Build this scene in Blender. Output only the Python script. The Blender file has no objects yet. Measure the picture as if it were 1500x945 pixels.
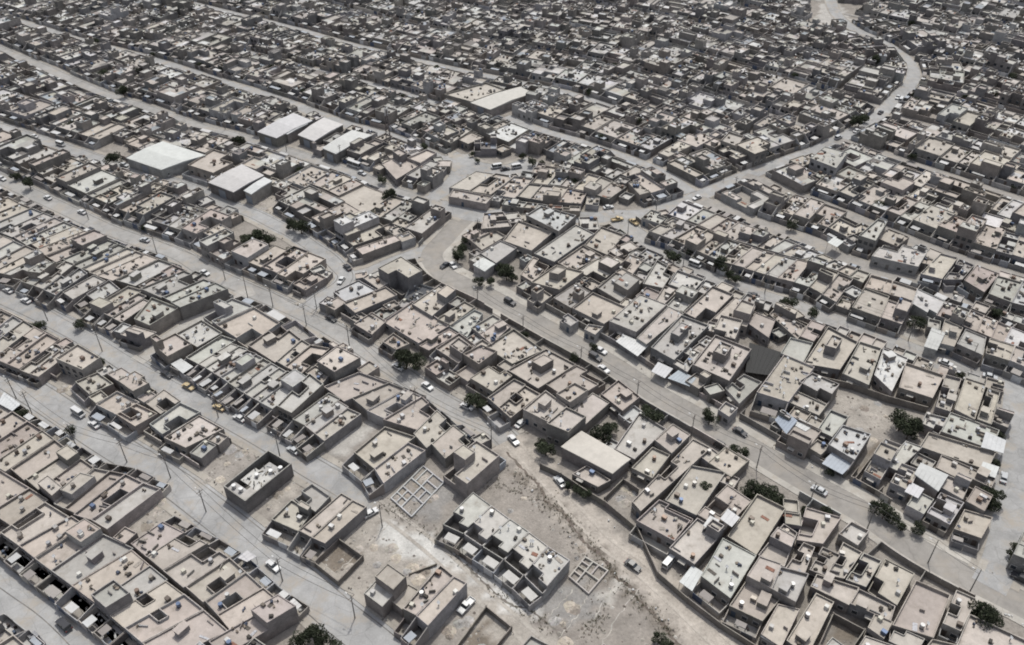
import bpy, math, random
import numpy as np
from mathutils import Vector
RW = [
('A1',[(-70,548),(-25,575),(18,602),(62,630),(80,643),(102,660),(138,685),(184,694),(210,707),(236,716)],[(-130,585),(-90,612),(-45,642),(0,672),(20,683),(40,700),(80,735),(112,750),(138,758),(162,772)],[2,2,2,1,1,2,2,1,1],3.5,3.784,''),
('A3',[(238,763),(270,779),(304,796),(336,816),(360,837),(386,860),(410,880),(436,897)],[(196,792),(220,812),(244,832),(274,857),(300,880),(318,900),(336,922),(356,945)],[1,1,1,1,1,1,1],3.5,3.784,''),
('A2',[(-60,738),(-30,759),(0,780),(27,799),(50,817),(74,835),(104,857),(138,882),(160,901),(182,920),(208,942),(236,966)],[(10,700),(38,717),(66,735),(102,757),(122,770),(146,785),(190,806),(217,829),(243,850),(270,870),(299,893),(330,920)],[1,1,1,1,1,1,1,1,1,1,1],5,3.696,''),
('A4',[(-5,910),(20,930),(45,952)],[(-60,945),(-40,968),(-15,990)],[1,1],3,3.784,''),
('B1',[(-70,490),(-40,508),(-10,525),(28,541),(42,547),(56,552)],[(-20,450),(14,466),(44,484),(80,503),(95,507),(108,513)],[2,2,2,1,1],1.5,3.784,''),
('B1',[(86,527),(112,538)],[(118,506),(140,519)],[1],0,6.045,''),
('B2',[(110,559),(130,577)],[(143,545),(165,561)],[1],2,3.784,''),
('B2',[(157,548),(172,558)],[(178,538),(192,547)],[1],0,4.4,''),
('B2',[(174,556),(197,572)],[(198,543),(224,558)],[1],0,6.510000000000001,''),
('B2',[(140,592),(170,607),(198,625)],[(167,575),(200,591),(231,606)],[1,1],4,3.96,''),
('B2',[(213,590),(235,606)],[(240,569),(264,586)],[1],0,3.784,''),
('B2',[(237,608),(258,624)],[(264,589),(294,603)],[1],0,3.784,''),
('B2',[(240,641),(272,656)],[(292,608),(328,628)],[1],3,4.048,''),
('B3',[(397,760),(437,778)],[(427,731),(457,749)],[1],4,3.784,''),
('B3',[(430,727),(462,750)],[(457,708),(484,727)],[1],0,3.784,'w'),
('B3',[(437,777),(456,787),(476,796)],[(500,722),(517,732),(537,742)],[1,1],5,4.224,''),
('B4',[(590,891),(609,901),(627,916)],[(645,827),(665,843),(684,853)],[1,1],5,5.766000000000001,'x'),
('B5',[(762,948),(790,965)],[(778,930),(806,945)],[1],0,3.168,'w'),
('C1',[(-60,252),(-20,272),(30,298),(80,318),(124,338),(174,357),(212,372),(250,385)],[(-125,280),(-80,300),(-25,320),(30,342),(62,362),(105,388),(145,402),(190,416)],[3,3,3,3,3,3,2],2.5,3.784,''),
('C1',[(284,402),(298,408),(316,414),(334,423)],[(224,427),(240,434),(254,441),(268,449)],[1,1,1],1.5,5.58,'w'),
('C2',[(-70,370),(-40,385),(-10,398),(20,404)],[(-22,345),(10,358),(40,372),(62,386)],[2,2,2],4,3.96,''),
('C2',[(30,412),(48,418),(63,424),(76,430)],[(72,388),(96,382),(110,387),(124,397)],[1,1,1],4,4.224,'sw'),
('C2',[(97,432),(106,438)],[(142,407),(152,412)],[1],4,4.048,'s'),
('C2',[(126,431),(138,440)],[(160,410),(172,420)],[1],4,4.048,'s'),
('C2',[(140,454),(151,459),(164,465),(178,472)],[(184,428),(198,432),(210,437),(222,442)],[1,1,1],5,4.048,'s'),
('C2',[(204,457),(218,463)],[(222,435),(248,445)],[1],0,5.115,''),
('C2',[(176,490),(206,500)],[(196,477),(230,487)],[1],1.5,3.696,'u'),
('C3',[(227,507),(245,522)],[(257,492),(277,505)],[1],2,5.859,''),
('C3',[(265,492),(282,502)],[(298,474),(314,484)],[1],0,3.8720000000000003,''),
('C3',[(281,528),(300,538),(322,552),(345,568),(368,582),(392,595)],[(322,502),(345,510),(373,520),(396,532),(418,545),(440,560)],[2,2,2,2,2],6,3.784,'sw'),
('C3',[(409,596),(425,604)],[(443,562),(458,574)],[1],5,6.138,'w'),
('C3',[(430,615),(446,623),(460,634),(475,646)],[(478,580),(494,588),(509,597),(529,606)],[1,1,1],6,4.048,'s'),
('C3',[(520,663),(548,686),(562,708)],[(550,638),(592,652),(618,664)],[1,1],4.5,4.4,'s'),
('C4',[(340,437),(372,449),(410,472),(442,497),(455,505),(484,510)],[(300,458),(320,473),(366,503),(406,528),(418,535),(442,547)],[1,1,1,1,1],1.5,4.048,''),
('C4',[(470,530),(488,543)],[(446,545),(472,562)],[1],0,3.344,''),
('C4',[(494,506),(526,522)],[(464,528),(488,543)],[1],2,7.068,''),
('C4',[(548,552),(570,560),(594,570),(618,580),(640,600),(664,622),(690,643)],[(500,572),(515,583),(537,601),(563,613),(612,628),(632,650),(652,672)],[1,1,1,1,1,1],2,3.96,''),
('C5',[(698,645),(732,667)],[(648,683),(684,709)],[1],2.5,6.510000000000001,''),
('V',[(648,764),(679,778),(706,796),(738,816),(768,840),(795,866)],[(693,720),(720,740),(747,760),(775,779),(803,800),(835,820)],[1,1,1,1,1],6,4.5760000000000005,'v'),
('D1',[(488,427),(504,440)],[(520,412),(545,426)],[1],0,3.96,''),
('D1',[(504,444),(518,456)],[(548,427),(562,437)],[1],0,4.5760000000000005,''),
('D1',[(545,415),(556,423)],[(558,406),(572,413)],[1],0,4.224,''),
('D1',[(555,393),(587,413)],[(587,377),(617,397)],[1],0,8.370000000000001,'b'),
('D1',[(592,437),(628,448)],[(604,412),(646,425)],[1],0,3.168,'jk'),
('D1',[(562,472),(613,503)],[(606,442),(658,478)],[1],0,3.168,'r'),
('D1',[(518,474),(545,490)],[(545,457),(566,470)],[1],2,3.784,''),
('D1',[(560,500),(580,512)],[(576,487),(600,503)],[1],2,3.52,''),
('D1',[(603,445),(633,463)],[(643,418),(668,433)],[1],0,3.8720000000000003,''),
('D1',[(640,466),(660,476)],[(672,446),(688,455)],[1],0,3.8720000000000003,''),
('D1',[(690,480),(702,489),(720,504)],[(722,461),(734,468),(748,478)],[1,1],0,4.048,''),
('D1',[(661,476),(686,491)],[(682,462),(700,470)],[1],0,3.344,'wj'),
('D1',[(712,507),(744,527)],[(742,488),(776,513)],[1],0,3.96,'r'),
('D1',[(614,506),(628,513)],[(655,483),(668,491)],[1],0,3.52,''),
('D1',[(638,510),(670,531)],[(668,490),(692,508)],[1],3,4.048,''),
('D1',[(678,518),(700,532)],[(703,505),(725,514)],[1],0,6.045,''),
('D1',[(690,554),(720,572)],[(721,534),(746,551)],[1],2,4.048,''),
('D1',[(752,545),(790,568)],[(790,524),(828,544)],[1],0,4.4,'U'),
('D1',[(798,562),(838,588)],[(845,535),(888,556)],[1],0,3.96,''),
('D1',[(714,582),(730,596),(748,612)],[(745,560),(763,569),(786,582)],[1,1],4,4.048,''),
('D1',[(768,600),(800,616)],[(795,577),(822,597)],[1],0,5.58,''),
('D1',[(820,573),(840,586)],[(842,560),(862,571)],[1],0,6.9750000000000005,''),
('D1',[(800,632),(832,645)],[(868,575),(893,590)],[1],0,3.96,''),
('D1',[(880,577),(912,602)],[(906,556),(938,581)],[1],0,3.96,''),
('D1',[(830,658),(897,693)],[(853,640),(917,677)],[1],0,4.5760000000000005,'T'),
('D1',[(838,694),(876,713)],[(860,681),(895,703)],[1],0,2.992,''),
('D2',[(905,653),(932,667)],[(928,620),(960,640)],[1],0,4.048,'w'),
('D2',[(962,642),(985,660)],[(984,622),(1008,637)],[1],0,4.224,''),
('D2',[(928,682),(956,696)],[(950,660),(975,671)],[1],0,3.696,''),
('D2',[(942,718),(956,733)],[(1003,655),(1028,668)],[1],0,3.96,''),
('D2',[(978,727),(1024,749)],[(1000,698),(1052,708)],[1],0,3.784,''),
('D2',[(1026,748),(1062,770)],[(1064,710),(1098,733)],[1],0,4.048,''),
('D2',[(942,768),(988,793)],[(974,738),(1016,757)],[1],3.5,3.96,''),
('D2',[(988,794),(1018,813)],[(1020,760),(1050,778)],[1],0,4.048,''),
('D3',[(1068,787),(1108,813)],[(1107,731),(1147,751)],[1],0,4.4,''),
('D3',[(1032,848),(1070,877)],[(1064,791),(1108,814)],[1],4,4.4,'w'),
('D3',[(1112,811),(1150,828)],[(1137,780),(1162,797)],[1],0,4.048,''),
('D3',[(1153,828),(1180,838)],[(1167,808),(1188,817)],[1],0,4.048,''),
('D3',[(1094,843),(1130,862),(1163,880)],[(1105,826),(1140,838),(1178,848)],[1,1],0,5.952000000000001,''),
('D3',[(1068,887),(1117,910)],[(1093,850),(1143,878)],[1],4,3.696,''),
('D3',[(1130,908),(1156,925)],[(1143,885),(1172,892)],[1],0,3.8720000000000003,''),
('D3',[(1163,927),(1190,947)],[(1197,872),(1221,884)],[1],0,3.96,''),
('D4',[(1190,776),(1217,780)],[(1198,747),(1233,757)],[1],0,3.696,''),
('D4',[(1230,780),(1258,797)],[(1247,763),(1274,777)],[1],0,4.224,'w'),
('D4',[(1187,832),(1212,842)],[(1205,800),(1232,812)],[1],0,3.96,''),
('D4',[(1212,840),(1238,846)],[(1234,796),(1262,811)],[1],0,3.696,''),
('D4',[(1240,847),(1270,858)],[(1264,811),(1291,823)],[1],0,4.048,''),
('D4',[(1273,860),(1314,887)],[(1295,820),(1339,842)],[1],3,4.224,''),
('D4',[(1200,862),(1245,884),(1305,910)],[(1208,846),(1258,862),(1312,888)],[1,1],0,4.048,''),
('D4',[(1307,915),(1368,934)],[(1341,851),(1392,873)],[1],3,4.048,''),
('D4',[(1381,913),(1408,925)],[(1401,864),(1431,877)],[1],2,4.224,''),
('D4',[(1272,917),(1296,934)],[(1281,899),(1308,911)],[1],0,3.8720000000000003,''),
('D4',[(1400,948),(1450,972)],[(1418,905),(1478,933)],[1],3,4.048,''),
('D4',[(1306,938),(1340,955)],[(1316,918),(1352,934)],[1],0,3.696,''),
('D4',[(1352,958),(1392,975)],[(1370,936),(1404,944)],[1],0,3.696,''),
('D4',[(1268,950),(1300,965)],[(1278,934),(1310,945)],[1],0,3.696,''),
('E1',[(676,344),(690,352),(706,366)],[(696,333),(712,342),(730,352)],[1,1],0,3.784,''),
('E1',[(704,370),(728,385)],[(732,353),(756,364)],[1],0,4.048,'w'),
('E1',[(750,356),(778,366)],[(772,327),(808,340)],[1],0,4.224,''),
('E1',[(784,321),(814,336)],[(800,311),(832,320)],[1],0,6.510000000000001,''),
('E1',[(790,369),(812,378)],[(842,333),(862,343)],[1],0,4.4,'w'),
('E1',[(864,352),(880,359)],[(876,339),(892,345)],[1],0,3.784,''),
('E1',[(694,388),(710,397)],[(708,378),(724,387)],[1],0,3.696,'W'),
('E1',[(764,400),(782,411)],[(778,380),(800,389)],[1],0,3.784,''),
('E1',[(784,412),(818,421)],[(812,393),(845,401)],[1],0,5.115,'U'),
('E1',[(772,438),(788,448)],[(788,426),(804,436)],[1],0,3.784,''),
('E1',[(816,432),(840,446)],[(830,423),(852,436)],[1],0,3.784,''),
('E1',[(840,452),(876,470)],[(858,438),(898,456)],[1],0,3.784,''),
('E1',[(820,467),(836,478)],[(832,459),(848,470)],[1],0,3.52,'w'),
('E1',[(856,482),(872,490)],[(862,474),(884,478)],[1],0,3.784,''),
('E1',[(828,380),(850,392)],[(850,365),(875,379)],[1],0,3.784,''),
('E1',[(852,393),(882,410)],[(876,378),(908,392)],[1],0,3.784,''),
('E1',[(886,412),(920,432)],[(910,392),(944,410)],[1],0,3.784,'w'),
('E1',[(904,467),(934,479)],[(932,442),(962,454)],[1],0,5.58,''),
('E1',[(942,488),(956,497)],[(976,454),(996,464)],[1],0,4.4,''),
('E1',[(958,504),(992,523)],[(988,472),(1028,487)],[1],0,5.022,'wU'),
('E1',[(996,522),(1013,532)],[(1008,510),(1023,517)],[1],0,3.8720000000000003,'w'),
('E1',[(1016,531),(1070,555)],[(1048,490),(1101,511)],[1],0,5.952000000000001,'U'),
('E1',[(1062,568),(1080,588)],[(1077,557),(1101,568)],[1],0,3.8720000000000003,''),
('E1',[(1052,600),(1068,611)],[(1063,588),(1081,598)],[1],0,3.8720000000000003,''),
('E1',[(1113,576),(1155,589)],[(1147,529),(1187,546)],[1],5,5.115,''),
('E1',[(1170,558),(1215,582)],[(1190,545),(1230,562)],[1],0,5.58,'w'),
('E1',[(1155,588),(1200,608)],[(1168,572),(1212,592)],[1],0,4.048,''),
('E1',[(1206,616),(1230,627)],[(1217,600),(1243,611)],[1],0,3.696,'w'),
('E1',[(1220,655),(1252,674)],[(1242,625),(1276,636)],[1],3,5.022,''),
('E1',[(1266,690),(1290,703)],[(1296,642),(1322,652)],[1],0,3.96,''),
('E1',[(1294,680),(1314,690)],[(1318,655),(1342,664)],[1],0,3.784,''),
('E1',[(1311,694),(1338,706)],[(1320,678),(1346,688)],[1],0,4.4,''),
('E1',[(1341,694),(1374,718)],[(1349,680),(1387,697)],[1],0,5.022,'W'),
('E1',[(1380,712),(1398,722)],[(1388,695),(1407,703)],[1],0,4.224,''),
('E1',[(1397,698),(1446,722)],[(1403,684),(1453,706)],[1],0,3.696,''),
('E1',[(1358,750),(1392,768)],[(1377,722),(1412,737)],[1],2,4.048,''),
('E1',[(1416,732),(1438,744)],[(1426,716),(1447,727)],[1],0,5.022,''),
('E1',[(1398,774),(1438,788)],[(1412,747),(1454,759)],[1],3,3.8720000000000003,''),
('E1',[(1369,656),(1432,678)],[(1378,641),(1441,660)],[1],0,3.8720000000000003,''),
('E1',[(1350,620),(1378,632),(1434,652)],[(1357,604),(1388,612),(1442,632)],[1,1],0,3.8720000000000003,'wj'),
('E2',[(1197,523),(1233,529)],[(1217,492),(1247,508)],[1],0,4.224,'U'),
('E2',[(1240,536),(1277,552)],[(1253,512),(1287,523)],[1],0,4.048,''),
('E2',[(1283,542),(1300,558)],[(1290,522),(1313,532)],[1],0,4.048,''),
('E2',[(1327,569),(1367,582)],[(1333,547),(1377,562)],[1],0,4.048,''),
('E2',[(1375,582),(1397,589)],[(1381,562),(1404,568)],[1],0,4.4,''),
('E2',[(1400,594),(1430,609)],[(1410,565),(1441,575)],[1],0,4.4,''),
('E2',[(1434,606),(1455,614)],[(1443,581),(1462,588)],[1],0,4.5760000000000005,''),
('E2',[(1453,616),(1477,626)],[(1461,597),(1487,603)],[1],0,4.5760000000000005,''),
('E3',[(946,411),(974,417)],[(961,386),(985,400)],[1],0,4.224,'w'),
('E3',[(966,433),(980,439)],[(975,419),(994,426)],[1],0,3.784,''),
('E3',[(982,441),(1006,451)],[(998,424),(1022,434)],[1],0,3.8720000000000003,''),
('E3',[(1008,452),(1030,463)],[(1034,428),(1056,437)],[1],0,4.4,''),
('E3',[(1051,468),(1094,479)],[(1073,447),(1102,460)],[1],0,4.048,''),
('E3',[(1096,474),(1126,495)],[(1104,462),(1134,474)],[1],0,4.048,''),
('E3',[(1140,470),(1166,493)],[(1151,457),(1181,469)],[1],0,4.048,''),
('E3',[(900,398),(922,408)],[(914,382),(936,390)],[1],0,3.784,''),
('E3',[(990,420),(1012,428)],[(1000,404),(1026,413)],[1],0,4.4,''),
('E3',[(1148,510),(1172,520)],[(1158,494),(1182,500)],[1],0,4.048,'w'),
('F1',[(950,338),(985,350),(1020,366),(1055,382),(1090,392),(1138,407),(1163,413),(1185,420),(1225,442)],[(985,318),(1020,330),(1050,343),(1085,356),(1120,368),(1168,380),(1187,384),(1210,392),(1250,408)],[2,2,2,2,3,1,1,2],3,3.96,''),
('F2',[(1010,297),(1050,312),(1100,332),(1150,350),(1205,372),(1240,388),(1275,400)],[(988,316),(1022,328),(1076,352),(1124,366),(1175,380),(1225,396),(1264,414)],[2,3,3,3,2,2],1.5,3.96,''),
('F1',[(1248,450),(1290,465),(1321,475)],[(1266,421),(1303,434),(1337,446)],[1,1],3,4.224,''),
('F2',[(1276,402),(1308,411),(1344,423),(1384,441),(1422,454),(1462,470),(1500,486)],[(1266,420),(1302,430),(1338,440),(1372,460),(1410,476),(1452,494),(1488,506)],[1,1,1,2,2,2],2,4.048,''),
('F1',[(1355,507),(1372,512)],[(1366,480),(1384,487)],[1],0,4.048,'W'),
('F1',[(1374,502),(1398,508)],[(1384,468),(1411,480)],[1],0,4.048,''),
('F1',[(1402,503),(1440,520)],[(1409,491),(1443,505)],[1],3,4.048,'w'),
('F1',[(1444,517),(1479,528),(1520,545)],[(1450,495),(1487,506),(1528,520)],[1,1],4,4.224,''),
('G1',[(1348,401),(1380,409)],[(1370,379),(1397,386)],[1],3,3.784,''),
('G1',[(1382,409),(1410,409)],[(1399,387),(1421,396)],[1],3,3.784,''),
('G1',[(1412,410),(1442,428)],[(1424,396),(1458,409)],[1],3,4.4,''),
('G1',[(1448,430),(1482,443),(1520,452)],[(1458,410),(1494,420),(1530,432)],[1,1],3,4.4,''),
('G1',[(1277,375),(1345,391)],[(1289,361),(1353,378)],[1],0,4.4,''),
('G2',[(1187,231),(1225,246)],[(1208,214),(1242,223)],[1],0,7.44,'nr'),
('D4',[(1480,820),(1530,840)],[(1500,776),(1545,796)],[1],0,3.696,'w'),
('I1',[(566,247),(576,258)],[(583,238),(596,246)],[1],0,3.784,''),
('I2',[(657,287),(712,298)],[(664,276),(722,287)],[1],0,3.8720000000000003,'nr'),
('I2',[(664,272),(692,276),(724,281),(757,287),(795,294),(842,298)],[(690,256),(716,260),(744,265),(775,268),(812,272),(852,280)],[1,1,1,2,2],0,3.696,''),
('I2',[(735,299),(765,304),(800,307),(850,309)],[(741,291),(772,296),(802,300),(850,302)],[1,2,2],0,3.344,'w'),
('I2',[(785,268),(820,272),(856,279),(892,291)],[(800,250),(836,255),(872,265),(908,280)],[2,2,2],0,3.696,''),
('I2',[(1056,205),(1080,214)],[(1068,192),(1090,199)],[1],0,6.510000000000001,'nr')]
WH = [('warehouse', [(186, 231), (236, 248), (300, 227), (238, 207)], 4.8, 'white sheet warehouse roof'), ('warehouse', [(306, 267), (342, 281), (386, 257), (354, 241)], 5.2, 'w'), ('warehouse', [(358, 279), (368, 284), (398, 265), (387, 260)], 5.5, 'w'), ('warehouse', [(378, 193), (405, 202), (457, 177), (430, 166)], 5, 'w'), ('warehouse', [(437, 197), (460, 206), (502, 182), (474, 172)], 5, 'w'), ('warehouse', [(473, 217), (492, 225), (544, 198), (516, 191)], 5.2, 'w'), ('warehouse', [(690, 150), (718, 160), (780, 136), (762, 127)], 4.4, 'q'), ('warehouse', [(650, 138), (690, 149), (740, 131), (712, 121)], 4.2, 't'), ('warehouse', [(405, 190), (421, 196), (450, 181), (436, 176)], 5, 'w')]
RD = [
('R0',[(-120,775),(0,862),(60,905),(110,955),(160,1015)],7.0,'c'),
('R1',[(-120,485),(-60,512),(0,546),(60,583),(105,613),(150,643),(200,674),(260,712),(300,742),(340,773),(400,822),(450,862),(500,905),(550,945),(600,990)],5.5,'c'),
('R2',[(-100,385),(0,432),(50,455),(100,480),(150,508),(200,540),(245,566),(300,594),(350,621),(400,650),(450,682),(500,711),(548,740)],4.6,'c'),
('R2d',[(548,740),(600,778),(650,820),(700,868),(760,922),(820,975)],4.2,'d'),
('R3',[(-100,220),(-40,245),(0,262),(40,281),(100,309),(150,333),(200,352),(260,372),(300,396),(360,423),(400,440),(440,458),(470,473),(520,503),(560,530),(590,549),(630,578),(670,601),(720,624),(744,645)],4.2,'c'),
('R3d',[(744,645),(770,671),(800,703),(830,737),(860,770),(890,800),(930,828),(980,872),(1020,910),(1060,948),(1110,990)],5.0,'d'),
('R4',[(-60,165),(0,186),(40,199),(90,215),(140,232),(170,243),(220,259),(260,269),(300,283),(320,295),(370,313),(400,328),(430,343),(460,363),(480,376),(496,392),(506,404),(498,418),(470,436),(446,456)],3.8,'c'),
('R4b',[(506,404),(540,400),(575,385),(610,372),(640,359)],3.5,'c'),
('R5',[(-60,45),(0,72),(27,84),(67,100),(110,120),(150,137),(200,153),(247,170),(300,188),(340,198),(400,215),(450,231),(490,245),(530,259),(570,277),(610,290),(640,300),(680,313)],3.6,'c'),
('RJ',[(560,195),(610,215),(650,233),(676,226)],3,'c'),
('RJ2',[(676,226),(672,255),(655,275),(630,292)],3.8,'c'),
('RJ3',[(676,238),(700,248),(740,252),(770,244),(785,237)],6.5,'c'),
('CR',[(690,313),(668,332),(650,352),(632,375),(650,402),(690,422),(720,436),(770,464),(820,492),(870,519),(900,537),(960,577),(1020,611),(1080,645),(1140,681),(1200,716),(1267,753),(1333,799),(1400,837),(1467,870),(1500,887),(1580,930)],4.2,'a'),
('R6',[(640,300),(700,317),(750,313),(800,312),(840,318),(870,319),(900,314)],4.6,'c'),
('R7',[(900,314),(940,314),(980,303),(1020,289),(1060,271),(1100,255),(1140,240),(1180,226),(1200,218),(1250,193),(1283,173),(1313,143),(1337,117),(1333,93),(1310,73),(1283,57),(1250,42),(1228,24),(1218,5),(1214,-25)],3.5,'c'),
('R8',[(895,316),(920,335),(960,362),(1000,386),(1030,399),(1070,417),(1120,437),(1160,449),(1200,463),(1260,485),(1320,508),(1380,531),(1440,551),(1500,568),(1580,595)],4.4,'c'),
('R9',[(1020,291),(1064,307),(1100,323),(1150,341),(1200,359),(1230,377),(1280,394),(1340,410),(1400,430),(1450,448),(1500,466),(1580,495)],3.6,'c'),
('R10',[(1090,258),(1120,268),(1160,285),(1200,299),(1260,324),(1310,344),(1380,372),(1440,392),(1500,410),(1580,438)],3.4,'c'),
('R11',[(1225,205),(1260,216),(1340,243),(1400,263),(1460,283),(1500,296),(1580,325)],3.4,'c'),
('R12',[(1493,560),(1490,597),(1486,647),(1481,717),(1476,776),(1462,830),(1448,860)],4.1,'c'),
('RL',[(200,530),(230,508),(260,488),(300,462),(336,438),(372,426)],3.0,'c'),
('R13',[(70,45),(133,64),(200,81),(267,101),(333,123),(400,143),(433,155),(500,180),(560,197)],3.2,'c'),
('R15',[(380,30),(440,45),(500,63),(600,87),(667,103),(767,124),(833,138),(900,160)],3.2,'c'),
('R16',[(333,70),(417,91),(500,113),(600,140),(640,152)],2.6,'c'),
('R17',[(740,172),(783,190),(833,204),(900,227),(967,253),(1010,283)],3.4,'c')]
ROWDESC = {'A1': 'row below the pale avenue', 'A3': 'row below the avenue past the sand lot', 'A2': 'row above the corner street', 'A4': 'street corner at lower edge', 'B1': 'group above the pale avenue', 'B2': 'group before the rubble lot', 'B3': 'group right of the unfinished shell', 'B4': 'pair beside parked pickup', 'B5': 'plots below the villas', 'C1': 'terrace backing onto the third street', 'C2': 'terrace above the second street', 'C3': 'finned terrace facing the taxis', 'C4': 'row below the third street', 'C5': 'block end above foundation grid', 'V': 'villa terrace', 'D1': 'block below the central road', 'D2': 'strip houses below central road trees', 'D3': 'block beside the dirt track bend', 'D4': 'block at the lower right corner', 'E1': 'block above the central road', 'E2': 'row above the dark alley', 'E3': 'row below the tree lined street', 'F1': 'row above the tree lined street', 'F2': 'row below the narrow back street', 'G1': 'row above the narrow back street', 'G2': 'crossing by the winding road', 'I1': 'triangle island', 'I2': 'long island block'}
CARS = [(12,426,'R2','sedan','white'),(38,441,'R2','sedan','white'),(60,479,'R2','sedan','black'),(244,549,'R2','sedan','black'),(115,606,'R1','van','white'),(138,622,'R1','sedan','white'),(276,567,'R2','sedan','taxi'),(321,597,'R2','sedan','taxi'),(351,613,'R2','sedan','white'),(94,916,'R0','suv','black'),(54,938,'R0','pickup','grey'),(400,829,'R1','sedan','white'),(543,752,'x40','sedan','white'),(683,888,'x-46','pickup','white'),(820,706,'R3d','sedan','silver'),(752,645,'R3d','sedan','white'),(684,596,'R3','sedan','white'),(763,621,'x-60','sedan','white'),(927,829,'R3d','sedan','black'),(583,538,'R3','sedan','white'),(626,566,'R3','sedan','white'),(747,443,'CR','suv','black'),(652,389,'x-80','sedan','black'),(663,389,'CR','sedan','white'),(880,514,'CR','sedan','white'),(872,524,'CR','suv','black'),(884,541,'CR','sedan','white'),(1084,633,'CR','sedan','black'),(1057,655,'CR','suv','black'),(1018,388,'R8','van','white'),(1078,428,'R8','suv','black'),(1103,433,'R8','sedan','black'),(485,467,'R3','sedan','black'),(500,411,'R4','sedan','white'),(509,392,'R4','sedan','black'),(519,243,'R5','bus','white'),(530,254,'R5','sedan','silver'),(522,266,'R5','sedan','white'),(727,245,'x20','van','white'),(757,245,'x20','van','white'),(70,290,'R3','sedan','white'),(50,200,'R4','sedan','white'),(89,212,'R4','van','white'),(120,311,'R3','sedan','white'),(136,340,'R3','suv','black'),(182,242,'R4','sedan','silver'),(243,256,'R4','van','white'),(3,262,'R3','sedan','white'),(1315,143,'R7','sedan','white'),(1320,147,'R7','van','white'),(1255,192,'R7','sedan','white'),(1006,298,'R7','sedan','white'),(1021,290,'R7','sedan','white'),(904,322,'R6','pickup','taxi'),(928,326,'R8','pickup','taxi'),(891,304,'R6','sedan','white'),(1495,848,'CR','suv','black'),(752,118,'R15','sedan','white'),(980,824,'x-50','van','white'),(1026,570,'x-55','sedan','white'),(1200,719,'CR','sedan','silver'),(430,660,'R2','sedan','silver'),(212,352,'R3','sedan','silver'),(300,400,'R3','sedan','white'),(1290,165,'R7','sedan','black'),(1228,202,'R7','suv','silver'),(1385,532,'R8','sedan','white'),(1450,552,'R8','sedan','silver'),(740,248,'x20','sedan','black'),(1470,700,'R12','sedan','silver')]
TREES = [(375,345,5.5),(360,350,4),(392,348,4),(425,368,3),(440,330,4.5),(428,328,3.5),(165,232,5),(42,268,3.5),(22,256,3),(116,474,2.8),(56,478,3),(104,630,2.6),(32,605,2.6),(24,602,2),(143,528,2.5),(148,533,2),(594,524,5.2),(610,528,4),(586,520,3.6),(692,583,4),(703,592,3),(742,398,4.2),(735,392,3),(750,404,3),(676,362,4),(670,375,3.5),(682,350,3),(702,410,3),(718,412,2.5),(668,438,2.2),(800,655,3.8),(792,650,2.5),(884,632,4.5),(872,640,3),(895,626,3),(957,608,4.2),(948,600,2.5),(1040,612,3.2),(1034,605,2.2),(1075,658,2.6),(1092,662,2.6),(1108,716,4),(1122,722,4),(1136,728,3.5),(1096,722,3),(1146,735,2.5),(1034,713,2.6),(1322,615,5),(1340,622,4.6),(1332,632,3.5),(1453,722,4),(1456,738,3),(1347,774,2.6),(1310,756,3),(1322,770,2.4),(1442,898,4.6),(1452,903,3.6),(1432,905,3.2),(458,928,4),(472,940,3.2),(438,936,3),(490,948,2.6),(845,716,2.4),(858,722,2.2),(832,712,2),(980,945,2.5),(965,935,2.2),(1054,386,4.2),(988,377,3.8),(980,372,2.5),(1068,402,3),(1078,408,2.5),(1460,458,3),(1190,458,3),(1158,446,3.4),(1150,440,2.4),(1340,470,3.5),(1350,475,3),(1405,552,2.6),(1354,540,2.2),(870,508,2),(842,524,2.4),(790,518,2.4),(770,492,2.2),(738,482,2),(1464,640,2.2),(1460,680,2),(1490,806,3),(1486,816,2.4),(350,205,4),(30,330,2),(270,322,2.2),(440,248,3),(640,100,3),(572,285,4.2),(565,292,3),(880,200,3),(1260,175,4.5),(1250,178,3.5),(1268,172,3),(1285,88,4),(620,215,3),(835,262,3),(845,268,3),(820,265,2.5),(780,236,3),(795,240,2.6),(765,228,2.6),(140,60,4),(200,105,4),(180,132,4.5),(150,108,4),(210,335,2),(158,378,2.2),(112,402,2.4),(90,342,1.8),(660,470,2),(1290,300,3.5),(1330,318,3),(1160,330,3),(1010,368,2.4),(560,262,3),(390,246,2.5),(520,300,2.6),(545,312,3),(575,318,2.6),(612,240,2.8),(1050,500,2.8),(920,480,2),(1230,440,2.2),(1216,690,2),(1284,742,3.2),(1296,750,3),(1178,745,2),(1212,748,2)]
POLES = [(186,677),(302,750),(414,851),(1185,741),(363,436),(400,449),(464,453),(449,477),(512,507),(1359,825),(1108,686),(919,348),(1075,286),(47,606),(112,654),(24,584),(560,772),(520,905),(250,700),(1012,640),(932,590),(850,540),(766,493),(700,452),(610,600),(720,656),(1270,775),(1420,868),(320,612),(410,668),(150,515),(70,470),(230,372),(130,322),(330,410),(700,350),(628,272),(1000,393),(1120,430),(1240,470),(1330,500),(1420,535),(500,238),(420,222),(330,190),(960,318),(1060,262),(1250,365),(1350,405)]
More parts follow.
